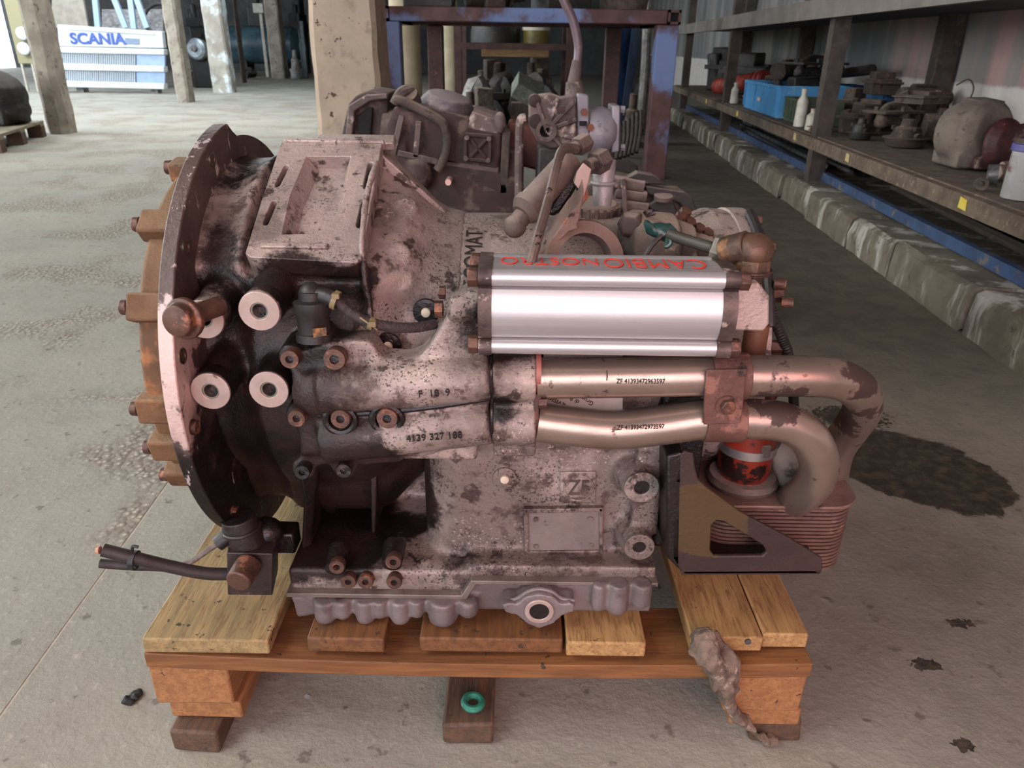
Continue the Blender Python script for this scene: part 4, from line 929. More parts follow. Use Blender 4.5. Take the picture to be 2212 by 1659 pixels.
# ---- oil pipes
up = [aY(1160, 817, .699), aY(1260, 816, .699), aY(1400, 814, .699), aY(1530, 811, .699), aY(1640, 812, .699), aY(1745, 813, .700), aY(1812, 820, .708), aY(1855, 846, .730), aY(1862, 885, .765), aY(1838, 925, .80), aY(1808, 970, .82), aY(1794, 1030, .825), aY(1790, 1082, .828)]
lw = [aY(1160, 911, .699), aY(1230, 920, .699), aY(1330, 928, .699), aY(1430, 918, .699), aY(1530, 905, .699), aY(1620, 905, .699), aY(1690, 912, .699), aY(1742, 940, .701), aY(1768, 990, .708), aY(1762, 1035, .722), aY(1733, 1068, .745), aY(1706, 1086, .775), aY(1692, 1100, .80)]
pu = MB().tube(up, .0212, 28, 10).build('oil_pipe', PIPEM, TR, smooth=60); pl = MB().tube(lw, .0212, 28, 10).build('oil_pipe', PIPEM, TR, smooth=60)
for body, px, py, Yc, par in (('ZF 41393472963597', 1384, 824, .6779, pu), ('ZF 41393472973597', 1384, 923, .6765, pl)):
    textmesh('stamped_number', body, BLACKINK, par, basis(aY(px, py, Yc), (1, 0, .012 if py < 900 else .05), (0, 0, 1)), .0072, .0005, sx=.80)
MB().tube([aY(1311, 800, .680), aY(1312, 812, .6778), aY(1311, 822, .6776)], .0005, 5, 4).build('scratch_mark', BLACKINK, pu)
# clamp
cl = MB()
pa, pb = aY(1532, 812, .699), aY(1612, 812, .699); cl.lathe([(0, .0212), (0, .0245), ((pb - pa).length, .0245), ((pb - pa).length, .0212), (0, .0212)], pa, pb - pa, 32, caps=False)
pa, pb = aY(1518, 905, .699), aY(1603, 905, .699); cl.lathe([(0, .0212), (0, .0245), ((pb - pa).length, .0245), ((pb - pa).length, .0212), (0, .0212)], pa, pb - pa, 32, caps=False)
cl.prism([aY(x, y, .6735) for x, y in ((1527, 800), (1614, 798), (1606, 870), (1600, 915), (1520, 918), (1522, 860))], (0, .004, 0))
clo = cl.build('pipe_clamp', CLAMPM, TR, smooth=35, bevel=.001)
p = aY(1568, 874, .6735); MB().cyl(p, p + V((0, -.003, 0)), .0105, None, 20).build('bolt_washer', CLAMPM, clo); MB().hexn(p, p + V((.001, -.009, 0)), .0078).build('bolt_head', BOLTB, clo, bevel=.0008)
# sticker behind the pipes
stk = MB().prism([aY(x, y, .748) for x, y in ((1175, 770), (1345, 770), (1345, 885), (1175, 885))], (0, .012, 0)).build('white_sticker', mat('white_sticker_paper', '#c9c4bd', '#bdb6ad', scale=20, rough=.6, bump=.02), TR, smooth=0)
for body, px, py, ang in (('Gruppo', 1262, 862, 2.6), ('di RO', 1236, 861, 2.6), ('REVISIO', 1205, 868, 2.6)):
    textmesh('sticker_print', body, BLACKINK, stk, basis(aY(px, py, .7478), (math.cos(ang), 0, math.sin(ang)), (-math.sin(ang), 0, math.cos(ang))), .0075, .0003)

# ---- accumulator cylinder
AX0, AX1 = aY(1062, 660, .675).x, aY(1560, 660, .675).x
ZB, ZT, YF, YK = .5545, .6400, .672, .744
def acc_profile():
    pts = []
    rr = .0085
    def arc(cy, cz, r, a0, a1, n=8):
        for i in range(n + 1):
            a = DG(a0 + (a1 - a0) * i / n); pts.append((cy + r * math.cos(a), cz + r * math.sin(a)))
    def bulge(p, q, h, n=10):
        (y0, z0), (y1, z1) = p, q; dy, dz = y1 - y0, z1 - z0; L = math.hypot(dy, dz); ny, nz = dz / L, -dy / L
        for i in range(n + 1):
            t = i / n; k = 4 * t * (1 - t) * h; pts.append((y0 + dy * t + ny * k, z0 + dz * t + nz * k))
    f0, k0, b0, t0 = YF + rr, YK - rr, ZB + rr, ZT - rr
    arc(k0, t0, rr, -45, 135); bulge((k0 - .010, ZT - .0012), (f0 + .004, ZT - .0012), .0010)
    arc(f0, t0, rr, 80, 268); bulge((YF + .004, t0 - .0105), (YF + .004, b0 + .0105), .0075, 18)
    arc(f0, b0, rr, 92, 285); bulge((f0 + .012, ZB + .004), (k0 - .012, ZB + .004), -.003)
    arc(k0, b0, rr, -135, 45); return pts
prof = acc_profile()
acc = MB().prism([V((AX0, y, z)) for y, z in prof], (AX1 - AX0, 0, 0)).build('accumulator', SILVER, TR, smooth=25)
cp = [(YK - .702 + .0, 0)]
for x0, x1 in ((AX0 - .013, AX0), (AX1, AX1 + .014)):
    c = MB().prism([V((x0, y * 1.0 + (.001 if y > .7 else -.001), z + (.001 if z > .6 else -.001))) for y, z in prof], (x1 - x0, 0, 0)).build('end_cap', mat('dirty_end_cap_%d' % (x0 * 1000), '#5a4c47', '#3a2f2c', scale=30, rough=.55, metal=.3, bump=.3, layers=[dict(color='#a39389', scale=40, lo=.58, hi=.66)]), acc, smooth=25)
    for (y, z) in ((YF + .009, ZT - .009), (YF + .009, ZB + .009), (YK - .009, ZT - .009), (YK - .009, ZB + .009)):
        sgn = -1 if x0 < AX0 else 1; xs = x0 if sgn < 0 else x1
        MB().hexn((xs, y, z), (xs + sgn * .010, y, z), .0095).build('cap_bolt', BOLTB, c, bevel=.001)
# hand lettering on the top face, upside down as seen from the camera
zt = ZT + .0004
for body, px, wd, hg, yc in (('CAMBIO', 1419, .098, .031, .7050), ('NOSTRO', 1188, .094, .025, .7085)):
    p = V((aZ(px, 577, zt).x, yc, zt)); textmesh('red_handwriting', body, REDINK, acc, basis(p, (-1, 0, 0), (0, -1, 0)), .05, .0003, fit=(wd, hg), bold=-.0010)
# block and fittings at the right end
bl = MB().prism([aY(x, y, .690) for x, y in ((1578, 622), (1592, 612), (1640, 612), (1662, 640), (1662, 700), (1650, 716), (1578, 714))], (0, .06, 0)).build('end_block', ALU, TR, bevel=.002)
BRASS = mat('brown_brass_fitting', '#5d4636', '#3c2c24', scale=40, rough=.5, metal=.4, bump=.3, layers=[dict(color='#7d5b3c', scale=30, lo=.56, hi=.66), dict(color='#8b7d74', scale=24, lo=.62, hi=.72)])
e0 = aY(1618, 612, .72)
el = MB().cyl(e0, e0 + V((0, 0, .012)), .012, None, 16).cyl(e0 + V((0, 0, .010)), e0 + V((0, 0, .026)), .020, .019, 8).ball(e0 + V((-.001, 0, .033)), (.021, .019, .018), None, 14)
el.cyl(e0 + V((-.006, 0, .036)), aY(1562, 545, .735), .017, .015, 14).torus(e0 + V((0, 0, .014)), (0, 0, 1), .0195, .002, 20, 6)
elo = el.build('elbow_fitting', BRASS, TR, bevel=.001)
h0 = aY(1572, 546, .738); h1 = aY(1540, 536, .745); MB().hexn(h0, h1, .016).build('hex_nut', mat('olive_zinc_nut', '#7a776c', '#66635a', scale=30, rough=.45, metal=.5, bump=.1), elo, bevel=.001)
MB().tube([h1, aY(1500, 524, .76), aY(1462, 512, .775), aY(1440, 503, .785)], .0062, 12, 5).build('rubber_hose', mat('olive_black_hose', '#3b382f', '#2c2a24', rough=.55, bump=.1), TR)
tp = MB()
for i, (px, py, w_, hh) in enumerate(((1440, 502, .018, .014), (1425, 500, .016, .016), (1409, 497, .016, .010))): tp.ball(aY(px, py, .785), (w_ * .8, .006, hh * .6), Euler((0, .3 + .3 * i, 0)), 10)
tp.jitter(.004, 90); tp.build('green_tape_wrap', mat('dark_green_tape', '#20443f', '#16302d', scale=30, rough=.35, bump=.2), TR)
MB().tube([aY(1430, 508, .78), aY(1408, 530, .775), aY(1392, 556, .77)], .0028, 8, 5).build('cable', BLACKPL, TR)
MB().tube([aY(1445, 508, .78), aY(1450, 525, .775), aY(1440, 533, .775), aY(1442, 515, .78)], .0025, 6, 4).build('tape_tail', mat('green_tape_tail', '#1d3a36', rough=.4, bump=0), TR)
# orange canister behind the clamp
p = aY(1626, 765, .75); MB().cyl(p, p + V((0, 0, .035)), .013, None, 18).build('orange_spigot', mat('orange_brown_plastic', '#6d4630', '#573826', rough=.5), TR)
# rear cover ring, conduit, bolts
rc = MB().lathe([(0, .150), (.006, .168), (.028, .168), (.034, .15)], (.262, AX.y, AX.z), (1, 0, 0), 56).build('rear_cover', ALU, TR, smooth=35)
for d in (62, 38, 16, -4, 86): p = cylpt(.296, .156, DG(d)); MB().hexn(p + V((-.004, 0, 0)), p + V((.010, 0, 0)), .0085).build('cover_bolt', BOLTB, rc)
MB().tube([cylpt(.285, .173, DG(a)) for a in (80, 62, 48, 36, 24)], .006, 10, 8, prof=lambda k: 1 + .12 * (k % 2)).build('wiring_loom', BLACKPL, TR)
lo_ = [aY(1660, 650, .80), aY(1672, 690, .79), aY(1690, 730, .785), aY(1702, 765, .785), aY(1712, 830, .80), aY(1715, 880, .82)]
MB().tube(lo_, .0055, 10, 14, prof=lambda k: 1 + .16 * (k % 2)).build('corrugated_conduit', BLACKPL, TR)
for px, py in ((1672, 612), (1688, 652)): p = aY(px, py, .80); MB().cyl(p, p + V((.012, -.004, 0)), .006, None, 12).build('small_bolt', BOLTB, TR)

# ---- castings on top behind the accumulator
TAUPE = mat('taupe_dusty_casting', '#54483f', '#433830', dust=('#87796c', .7), scale=12, rough=.8, bump=.4, bscale=140, layers=[dict(color='#38332a', scale=18, lo=.54, hi=.66), dict(color='#857669', scale=30, lo=.6, hi=.7)])
c = aY(1400, 545, .86)
tc = MB().lathe([(-.032, .034), (-.030, .044), (-.024, .047), (.022, .047), (.026, .042), (.046, .038), (.049, .030), (.072, .028), (.075, .02)], c, (1, .12, -.10), 36)
top = tc.build('governor_housing', TAUPE, TR, smooth=35, bevel=.002)
MB().box(c + V((0, .03, -.03)), (.10, .07, .05)).box(aY(1500, 550, .87), (.06, .06, .03)).build('housing_foot', TAUPE, top, bevel=.006)
for px, py, r in ((1350, 490, .017), (1362, 550, .016)):
    p = aY(px, py, .835); MB().lathe([(0, r), (.012, r * .9), (.018, r * .6)], p + V((.01, .012, 0)), (-.4, -1, .2), 6).build('housing_plug', DUSTY, top, bevel=.002)
MB().prism([aY(1392, 455, .83), aY(1408, 452, .83), aY(1418, 462, .83), aY(1400, 466, .83)], (0, .01, -.004)).build('inspection_slot', DARKCAST, top)
for px, py in ((1463, 480), (1482, 492), (1502, 505), (1520, 515), (1472, 470)): p = aY(px, py, .87); MB().hexn(p, p + V((.004, -.006, .010)), .007).build('housing_bolt', BOLTB, top)
# oil filler cap
p = aY(1282, 470, .96); fc = MB().lathe([(0, .030), (.006, .032), (.016, .032), (.020, .028)], p, (0, -.1, 1), 28).build('filler_cap', DUSTY, TR)
for i in range(20):
    a = 2 * math.pi * i / 20; q = p + V((.032 * math.cos(a), .032 * math.sin(a), .010)); MB().box(q, (.004, .004, .012), Euler((0, 0, a))).build('knurl', DUSTY, fc)
MB().mm(aY(1248, 488, .93) + V((0, 0, -.03)), aY(1330, 472, 1.0)).build('filler_base', DUSTY, TR, bevel=.002)
# rusty bracket with eye
eyc = aY(1258, 566, .80)
ey = MB().lathe([(-.014, .030), (-.014, .043), (-.006, .046), (.006, .046), (.014, .043), (.014, .030), (-.014, .030)], eyc, (.15, -1, .35), 48, caps=False).build('bracket_eye', mat('dusty_pink_rust', '#6a554c', '#574439', dust=('#8d7a70', .5), scale=14, rough=.85, bump=.4, bscale=120, layers=[dict(color='#5a3f35', scale=24, lo=.58, hi=.68), dict(color='#3a2a24', scale=40, lo=.66, hi=.7)]), TR, smooth=40)
bk = MB().prism([aY(x, y, .79) for x, y in ((1160, 556), (1190, 520), (1230, 462), (1252, 440), (1262, 415), (1252, 470), (1246, 488), (1250, 494), (1230, 500), (1205, 525), (1190, 556))], (0, .03, .01))
bk.prism([aY(x, y, .83) for x, y in ((1225, 470), (1250, 438), (1258, 420), (1238, 392), (1247, 370), (1262, 352), (1276, 365), (1268, 395), (1272, 425), (1258, 445), (1240, 478))], (0, .008, 0))
bk.build('rusty_bracket', RUSTOR, TR, bevel=.0025)
MB().prism([aY(x, y, .826) for x, y in ((1246, 372), (1260, 352), (1278, 366), (1270, 398), (1262, 425), (1240, 396))], (0, .004, 0)).build('pale_tab', mat('pale_dusty_tab', '#ab9389', '#9a837a', scale=20, rough=.8, bump=.2), TR, bevel=.001)
cy0, cy1 = aY(1142, 448, .82), aY(1232, 348, .86)
MB().cyl(cy0, cy1, .0165, .0155, 20).lathe([(0, .0125), (.008, .0185), (.016, .0185)], cy0 + (cy0 - cy1).normalized() * .012, cy1 - cy0, 20).build('shift_cylinder', mat('dusty_pink_cylinder', '#5d4d46', '#4a3c35', dust=('#8d7d74', .6), scale=16, rough=.7, bump=.3, layers=[dict(color='#b0a49e', scale=20, lo=.62, hi=.7), dict(color='#3a2e29', scale=26, lo=.6, hi=.68)]), TR)
MB().cyl(aY(1112, 488, .81), aY(1140, 452, .82), .0105, None, 14).ball(aY(1112, 489, .81), .0128, None, 12).build('cylinder_rod', DUSTY, TR)
MB().prism([aY(x, y, .85) for x, y in ((1178, 460), (1225, 385), (1246, 372), (1250, 400), (1215, 455), (1195, 470))], (0, .03, 0)).build('black_bellows', DARKCAST, TR, bevel=.004)
# valve end with hex nuts
for px, py, Y_, r, L in ((1246, 318, .87, .011, .02), (1284, 355, .87, .014, .022)):
    p = aY(px, py, Y_); MB().hexn(p, p + V((.012, .012, .005)), r).cyl(p + V((-.010, -.010, -.002)), p, r * .62, None, 14).build('hex_union', DUSTY, TR, bevel=.001)
MB().cyl(aY(1306, 345, .90), aY(1300, 445, .89), .014, .011, 14).torus(aY(1303, 395, .895), (0, 0, 1), .0125, .003, 16, 6).build('relief_valve', GREYALU, TR)
# bent dip bar
MB().tube([aY(1146, 574, .705), aY(1160, 520, .725), aY(1185, 430, .77), aY(1203, 355, .81), aY(1214, 326, .83), aY(1228, 320, .845), aY(1243, 322, .86)], .0052, 10, 8).build('dip_tube', mat('dusty_chrome_tube', '#7d6a62', '#5d4d47', scale=24, rough=.4, metal=.5, bump=.2, layers=[dict(color='#2a211e', scale=60, lo=.6, hi=.64), dict(color='#a08b81', scale=18, lo=.6, hi=.7)]), TR)

# ---- sensor plug with braided cable
s0 = aY(680, 735, .705)
ss = MB().lathe([(0, .018), (.008, .018), (.009, .0155), (.026, .0165), (.028, .018), (.040, .0185), (.042, .012), (.050, .012)], s0, (0, .1, 1), 24).build('sensor_body', BLACKPL, TR)
MB().prism([aY(674, 710, .6865), aY(705, 707, .6885), aY(706, 724, .6875), aY(678, 729, .6855)], (0, -.0006, 0)).build('orange_label', mat('worn_orange_label', '#8a5a26', '#3a2a1c', scale=160, rough=.7, bump=0), ss)
e_ = aY(672, 640, .713); MB().ball(e_, (.013, .013, .015)).cyl(e_ + V((0, 0, -.016)), e_, .0125, None, 16).tube([e_, aY(700, 640, .708), aY(728, 650, .703)], .0085, 14, 5).build('sensor_elbow', BLACKPL, TR)
MB().tube([aY(728, 650, .703), aY(765, 680, .70), aY(800, 697, .70), aY(850, 707, .705), aY(900, 707, .715), aY(940, 700, .73)], .0052, 12, 10, prof=lambda k: 1 + .07 * (k % 2)).build('braided_cable', mat('braided_sleeve', '#3a2e2e', '#2a2121', scale=200, rough=.7, bump=.5, bscale=300), TR)
ZIP = mat('yellowed_zip_tie', '#7d6c4c', '#6b5b3e', rough=.5, bump=0)
for px, py, Y_ in ((726, 646, .703), (804, 697, .70)):
    p = aY(px, py, Y_); z_ = MB().ring(p + V((-.003, 0, 0)), (1, -.1, -.4), .0098 if px < 750 else .0068, .0085 if px < 750 else .0052, .005, 18).box(p + V((.002, -.008, .006 if px < 750 else .002)), (.007, .006, .005)).build('zip_tie', ZIP, TR)
MB().tube([aY(778, 686, .695), aY(795, 698, .692), aY(814, 712, .694)], .0011, 6, 4).build('zip_tie_tail', ZIP, TR)

# ---- plug and cables at the lower left
q = aY(535, 1230, .72)
pg = MB().box(q + V((0, .02, -.004)), (.052, .05, .062), Euler((0, .12, .15))).cyl(q + V((-.004, .02, .02)), q + V((-.010, .02, .062)), .0225, .020, 20).torus(q + V((-.008, .02, .046)), (-.1, 0, 1), .0215, .003, 20, 6)
pgo = pg.build('solenoid_plug', mat('oily_brown_plug', '#2e2221', '#1d1514', scale=20, rough=.45, bump=.3, layers=[dict(color='#5a4540', scale=22, lo=.58, hi=.7)]), TR, bevel=.009, seg=3)
p = aY(514, 1258, .684); MB().cyl(p + V((.004, .03, .004)), p, .0155, .0148, 20).build('plug_nose', BOLTB, pgo, bevel=.002)
p = aY(512, 1150, .735); MB().ball(p + V((0, 0, .006)), (.017, .015, .014)).tube([p, aY(490, 1160, .73), aY(470, 1175, .725)], .0095, 12, 4).build('plug_elbow', BLACKPL, pgo)
MB().ball(aY(575, 1150, .76), (.022, .02, .02)).box(aY(600, 1160, .78), (.05, .03, .03)).build('plug_bracket', DARKCAST, TR, bevel=.003)
CABL = mat('grubby_black_cable', '#2f2625', '#221b1a', scale=40, rough=.6, bump=.2)
MB().tube([aY(500, 1240, .72), aY(440, 1238, .71), aY(360, 1222, .70), aY(290, 1205, .69), aY(222, 1188, .685)], .0075, 12, 8).build('cut_cable', CABL, TR)
MB().tube([aY(400, 1230, .712), aY(340, 1224, .71), aY(280, 1222, .705), aY(216, 1217, .70)], .0055, 12, 8).build('cut_cable', CABL, TR)
MB().tube([aY(472, 1174, .725), aY(450, 1188, .72), aY(415, 1212, .712), aY(375, 1226, .71)], .0034, 10, 8).build('braided_cable', mat('grey_braid', '#6b5f5a', '#4f4541', scale=200, rough=.7, bump=.4), TR)
p = aY(231, 1190, .6845); MB().cyl(p + V((-.011, 0, .001)), p + V((-.0075, 0, .001)), .0045, None, 10).build('cut_core', mat('copper_tan_core', '#b98c74', '#a07860', rough=.5, bump=0), TR)
p = aY(289, 1205, .69); MB().ring(p + V((-.003, 0, -.003)), (1, 0, -.1), .0115, .0095, .006, 18).tube([p + V((0, 0, .009)), p + V((.002, 0, .016)), p + V((.008, 0, .015))], .0018, 6, 3).build('cable_strap', BLACKPL, TR)

# ---- oil cooler, bracket, filter
CX0, CX1, CY0, CY1 = .232, .418, .748, .868
zc0, zc1 = aY(1700, 1232, .748).z, aY(1700, 1098, .748).z
COOL = mat('brown_cooler_plates', '#6d5148', '#5b423b', scale=20, rough=.6, metal=.3, bump=.2, layers=[dict(color='#83685d', scale=30, lo=.58, hi=.7), dict(color='#33231f', scale=24, lo=.64, hi=.74)])
def rrect(x0, x1, y0, y1, r, z, n=6):
    pts = []
    for cx, cy, a0 in ((x1 - r, y0 + r, -90), (x1 - r, y1 - r, 0), (x0 + r, y1 - r, 90), (x0 + r, y0 + r, 180)):
        for i in range(n + 1): a = DG(a0 + 90 * i / n); pts.append(V((cx + r * math.cos(a), cy + r * math.sin(a), z)))
    return pts
core = MB().prism(rrect(CX0 + .004, CX1 - .004, CY0 + .004, CY1 - .004, .032, zc0), (0, 0, zc1 - zc0)).build('cooler_core', DARKCAST, TR, smooth=40)
NP = 17; dz_ = (zc1 - zc0) / NP; pm = None
for i in range(NP):
    z = zc0 + dz_ * i
    if pm is None:
        o = MB().prism(rrect(CX0, CX1, CY0, CY1, .036, z), (0, 0, dz_ * .62), .994).build('cooler_plate', COOL, core, smooth=40, bevel=.0006, seg=1); pm = o
    else:
        c_ = pm.copy(); COL.objects.link(c_); c_.location = pm.location + V((0, 0, dz_ * i)); c_.name = 'cooler_plate'
MB().prism(rrect(CX0 - .002, CX1 + .003, CY0 - .003, CY1 + .003, .036, zc1 + .0005), (0, 0, .004)).build('cooler_top', mat('pinkish_cooler_top', '#8a7067', '#75594f', scale=20, rough=.55, metal=.3, bump=.2, layers=[dict(color='#3a2a25', scale=16, lo=.58, hi=.7)]), core, smooth=40, bevel=.001)
MB().prism([V((.372, CY1 - .055, zc1 + .004)), V((.412, CY1 - .055, zc1 + .004)), V((.412, CY1 - .005, zc1 + .004)), V((.365, CY1 - .005, zc1 + .004))], (0, 0, .022), .85).build('cooler_port', COOL, core, bevel=.004)
BRK = mat('brown_two_tone_bracket', '#3a2a27', '#30221f', scale=14, rough=.55, metal=.2, bump=.3, bscale=120, layers=[dict(color='#493820', scale=12, lo=.80, hi=.84, rg=.5, blobs=[(.225, .70, .355, .075, .5, (1, .3, .9))]), dict(color='#2a1c1a', scale=20, lo=.62, hi=.72), dict(color='#8a7268', scale=60, lo=.70, hi=.73)])
bo_ = [aY(x, y, .700) for x, y in ((1452, 1130), (1458, 1040), (1468, 985), (1478, 974), (1498, 979), (1501, 1008), (1508, 1035), (1524, 1052), (1600, 1107), (1700, 1160), (1776, 1207), (1778, 1228), (1770, 1240), (1478, 1241), (1466, 1226), (1452, 1205))]
bi_ = [aY(x, y, .700) for x, y in ((1534, 1190), (1537, 1135), (1547, 1124), (1562, 1126), (1648, 1178), (1657, 1192), (1648, 1201), (1542, 1202))]
brk = holeplate(bo_, [bi_], (0, .006, 0), BRK, 'cooler_bracket', TR, smooth=30, bevel=.0015)
MB().prism([aY(x, y, .700) for x, y in ((1470, 1234), (1776, 1232), (1772, 1241), (1472, 1242))], (0, .13, 0)).build('bracket_foot', BRK, brk, bevel=.001)
MB().prism([aY(1440, 985, .70), aY(1476, 976, .70), aY(1470, 1234, .70), aY(1440, 1205, .70)], (0, .14, 0)).build('bracket_back', DARKCAST, brk, bevel=.003)
fp = V((aY(1598, 1058, .80).x, .80, zc1 + .005))
REDC = mat('red_filter_can', '#7d2a1b', '#692013', scale=12, rough=.38, bump=.05, layers=[dict(color='#1d1210', scale=26, lo=.56, hi=.62, blobs=[(.235, .77, .37, .05, .16)])])
ztop = aY(1600, 950, .80).z
MB().lathe([(0, .042), (.006, .044), (.012, .040)], fp, (0, 0, 1), 30).build('filter_seat', DUSTY, TR)
fcn = MB().lathe([(.012, .029), (.020, .032), (ztop - fp.z, .0335), (ztop - fp.z + .03, .033)], fp, (0, 0, 1), 32).build('filter_canister', REDC, TR)
zs = aY(1600, 985, .77).z - fp.z
MB().ring(fp + V((0, 0, zs - .005)), (0, 0, 1), .0352, .0325, .011, 32).build('filter_band', mat('silver_band', '#b5b0ab', '#8d8782', scale=30, rough=.35, metal=.8, bump=.05), fcn)
p = aY(1652, 972, .772); MB().box(p, (.012, .012, .016)).build('band_clip', DUSTY, fcn, bevel=.002)
MB().tube([aY(1668, 960, .80), aY(1700, 985, .80), aY(1716, 1030, .80), aY(1705, 1075, .80)], [.016, .022, .024, .026], 16, 6).build('cooler_neck', mat('grey_tan_neck', '#8b7d72', '#756860', scale=14, rough=.7, bump=.3, layers=[dict(color='#4a3f38', scale=20, lo=.6, hi=.7)]), TR)
# dark inner works behind the pipes and between case and cooler
MB().box((.205, .86, .38), (.05, .16, .26)).box((.20, .80, .50), (.06, .08, .05)).cyl((.17, .80, .44), (.24, .80, .43), .03, .02, 14).build('rear_casting', DARKCAST, TR, voxel=.005, iters=2)
MB().box((.09, .80, .50), (.24, .06, .07)).build('valve_block', DARKCAST, TR, bevel=.004)
# ------------------------------------------------------------------ brown/blue steel stand behind
stand = thing('steel_stand', (.07, 5.9, 0), 'heavy brown steel stand with blue overspray behind the gearboxes', 'stand')
def sbox(a, b, name='post', m_=FRAMEPAINT, bevel=.006): return MB().mm(a, b).build(name, m_, stand, bevel=bevel, smooth=30)
sbox((-.895, 5.3, 0), (-.755, 5.44, .965)); sbox((.90, 5.3, 0), (1.04, 5.44, .965))
sbox((-.82, 5.3, .967), (.96, 5.40, 1.052), 'front_beam')
DARKHOLE = mat('dark_tube_inside', '#120f0e', rough=.9, bump=0)
for x0, x1 in ((-.905, -.822), (.962, 1.045)):
    t_ = MB(); o_ = [V((x0, 5.295, .967)), V((x1, 5.295, .967)), V((x1, 5.295, 1.052)), V((x0, 5.295, 1.052))]
    e_ = .016; t_.mm((x0, 5.295, .967), (x0 + e_, 6.55, 1.052)).mm((x1 - e_, 5.295, .967), (x1, 6.55, 1.052)).mm((x0, 5.295, .967), (x1, 6.55, .967 + e_)).mm((x0, 5.295, 1.052 - e_), (x1, 6.55, 1.052))
    so = t_.build('side_tube', FRAMEPAINT, stand, smooth=0); MB().mm((x0 + e_, 5.33, .967 + e_), (x1 - e_, 5.34, 1.052 - e_)).build('tube_hollow', DARKHOLE, so, smooth=0)
for x in (-.70, .70): sbox((x, 6.42, 0), (x + .12, 6.54, .966), 'post', STEELBROWN)
sbox((-.82, 6.44, .967), (.96, 6.54, 1.05), 'rear_beam', STEELBROWN)
for y in (5.62, 5.86, 6.1, 6.3): sbox((-.82, y, 1.0), (.96, y + .14, 1.05), 'top_slat', STEELBROWN)
for i, (x, r, m_, lab) in enumerate(((-.6, .2, DARKIRON, 'leftmost'), (-.15, .22, GREASE, 'second from left'), (.3, .2, DARKIRON, 'third from left'), (.75, .17, GREASE2, 'rightmost'))):
    junk('stored_gear_part', (x, 5.75 + .05 * i, 1.053), (.42, .36, .34), 60 + i, m_, 'dark machine part lying on top of the steel stand, %s one' % lab, 'machine part', (0, 1, 0, 2)[i], 'parts on top of the steel stand', rz=.2 * i)

# second, slimmer shelf frame further back with junk
sh2 = thing('shelf_frame', (0, 8.4, 0), 'slim brown shelf frame standing behind the steel stand', 'shelf')
def px_box(x0, y0, x1, y1, Y, d, name, m_, par, **kw):
    a, b = aY(x0, y1, Y), aY(x1, y0, Y); return MB().mm((a.x, Y, max(0, a.z)), (b.x, Y + d, b.z)).build(name, m_, par, **kw)
for x0, x1 in ((980, 996), (1226, 1242)): 
    a, b = aY(x0, 60, 8.2), aY(x1, 60, 8.2); MB().mm((a.x, 8.2, 0), (b.x, 8.29, 1.15)).build('post', STEELBROWN, sh2, smooth=0); MB().mm((a.x, 9.0, 0), (b.x, 9.08, 1.15)).build('post', STEELBROWN, sh2, smooth=0)
px_box(996, 95, 1226, 106, 8.2, .88, 'shelf_board', STEELBROWN, sh2, smooth=0)
zz = aY(1226, 95, 8.2).z + .002
tag(px_box(1040, 108, 1186, 122, 9.3, .25, 'wooden_plank', PINE, None, bevel=.004), 'pale wooden plank lying across parts behind the slim shelf frame', 'plank')
px_ = aY(1113, 160, 9.3); 
def floor_junk(px0, px1, pyt, Y, dep, m_, name, lab, cat, kind, seed, z0=0.0, rz=.2):
    a, b = aY(px0, pyt, Y), aY(px1, pyt, Y); h = max(.06, a.z - z0)
    return junk(name, ((a.x + b.x) / 2, Y + dep / 2, z0), (b.x - a.x, dep, h), seed, m_, lab, cat, kind, rz=rz)
floor_junk(1020, 1090, 128, 9.2, .5, GREASE, 'plank_support', 'dark part propping the left end of the wooden plank', 'machine part', 0, 71)
floor_junk(1130, 1192, 126, 9.25, .5, GREASE2, 'plank_support', 'dusty part propping the right end of the wooden plank', 'machine part', 0, 72)
floor_junk(1050, 1112, 142, 8.2, .4, DARKIRON, 'black_casting', 'black pointed casting on the floor under the slim shelf', 'machine part', 3, 73)
floor_junk(1000, 1050, 150, 7.6, .4, GREYALU, 'manifold', 'grey metal manifold on the floor left under the slim shelf', 'manifold', 3, 74)
floor_junk(1140, 1180, 150, 7.8, .4, DARKIRON, 'pump', 'black pump on the floor right under the slim shelf', 'pump', 1, 75, rz=1.2)
floor_junk(1000, 1070, 192, 6.8, .4, GREASE2, 'low_tray', 'low grey tray on the floor behind the brown gearbox', 'tray', 0, 76)
# grey-green flat box leaning
c_ = aY(1140, 196, 7.0); tag(MB().box(c_ + V((0, 0, .0)), (.26, .22, .14), Euler((.5, .45, .2))).build('battery_box', mat('grey_green_box', '#6d7064', '#5b5e54', scale=20, rough=.7, bump=.2, layers=[dict(color='#8f9184', scale=30, lo=.58, hi=.68)]), bevel=.006), 'grey green flat box tilted among the parts behind the ribbed pump', 'box')
tag(MB().box(c_ + V((0, .1, -c_.z / 2 - .05)), (.3, .2, max(.05, c_.z - .1))).jitter(.01, 9).build('floor_block', GREASE, bevel=.01), 'brown block under the tilted grey green box', 'block')
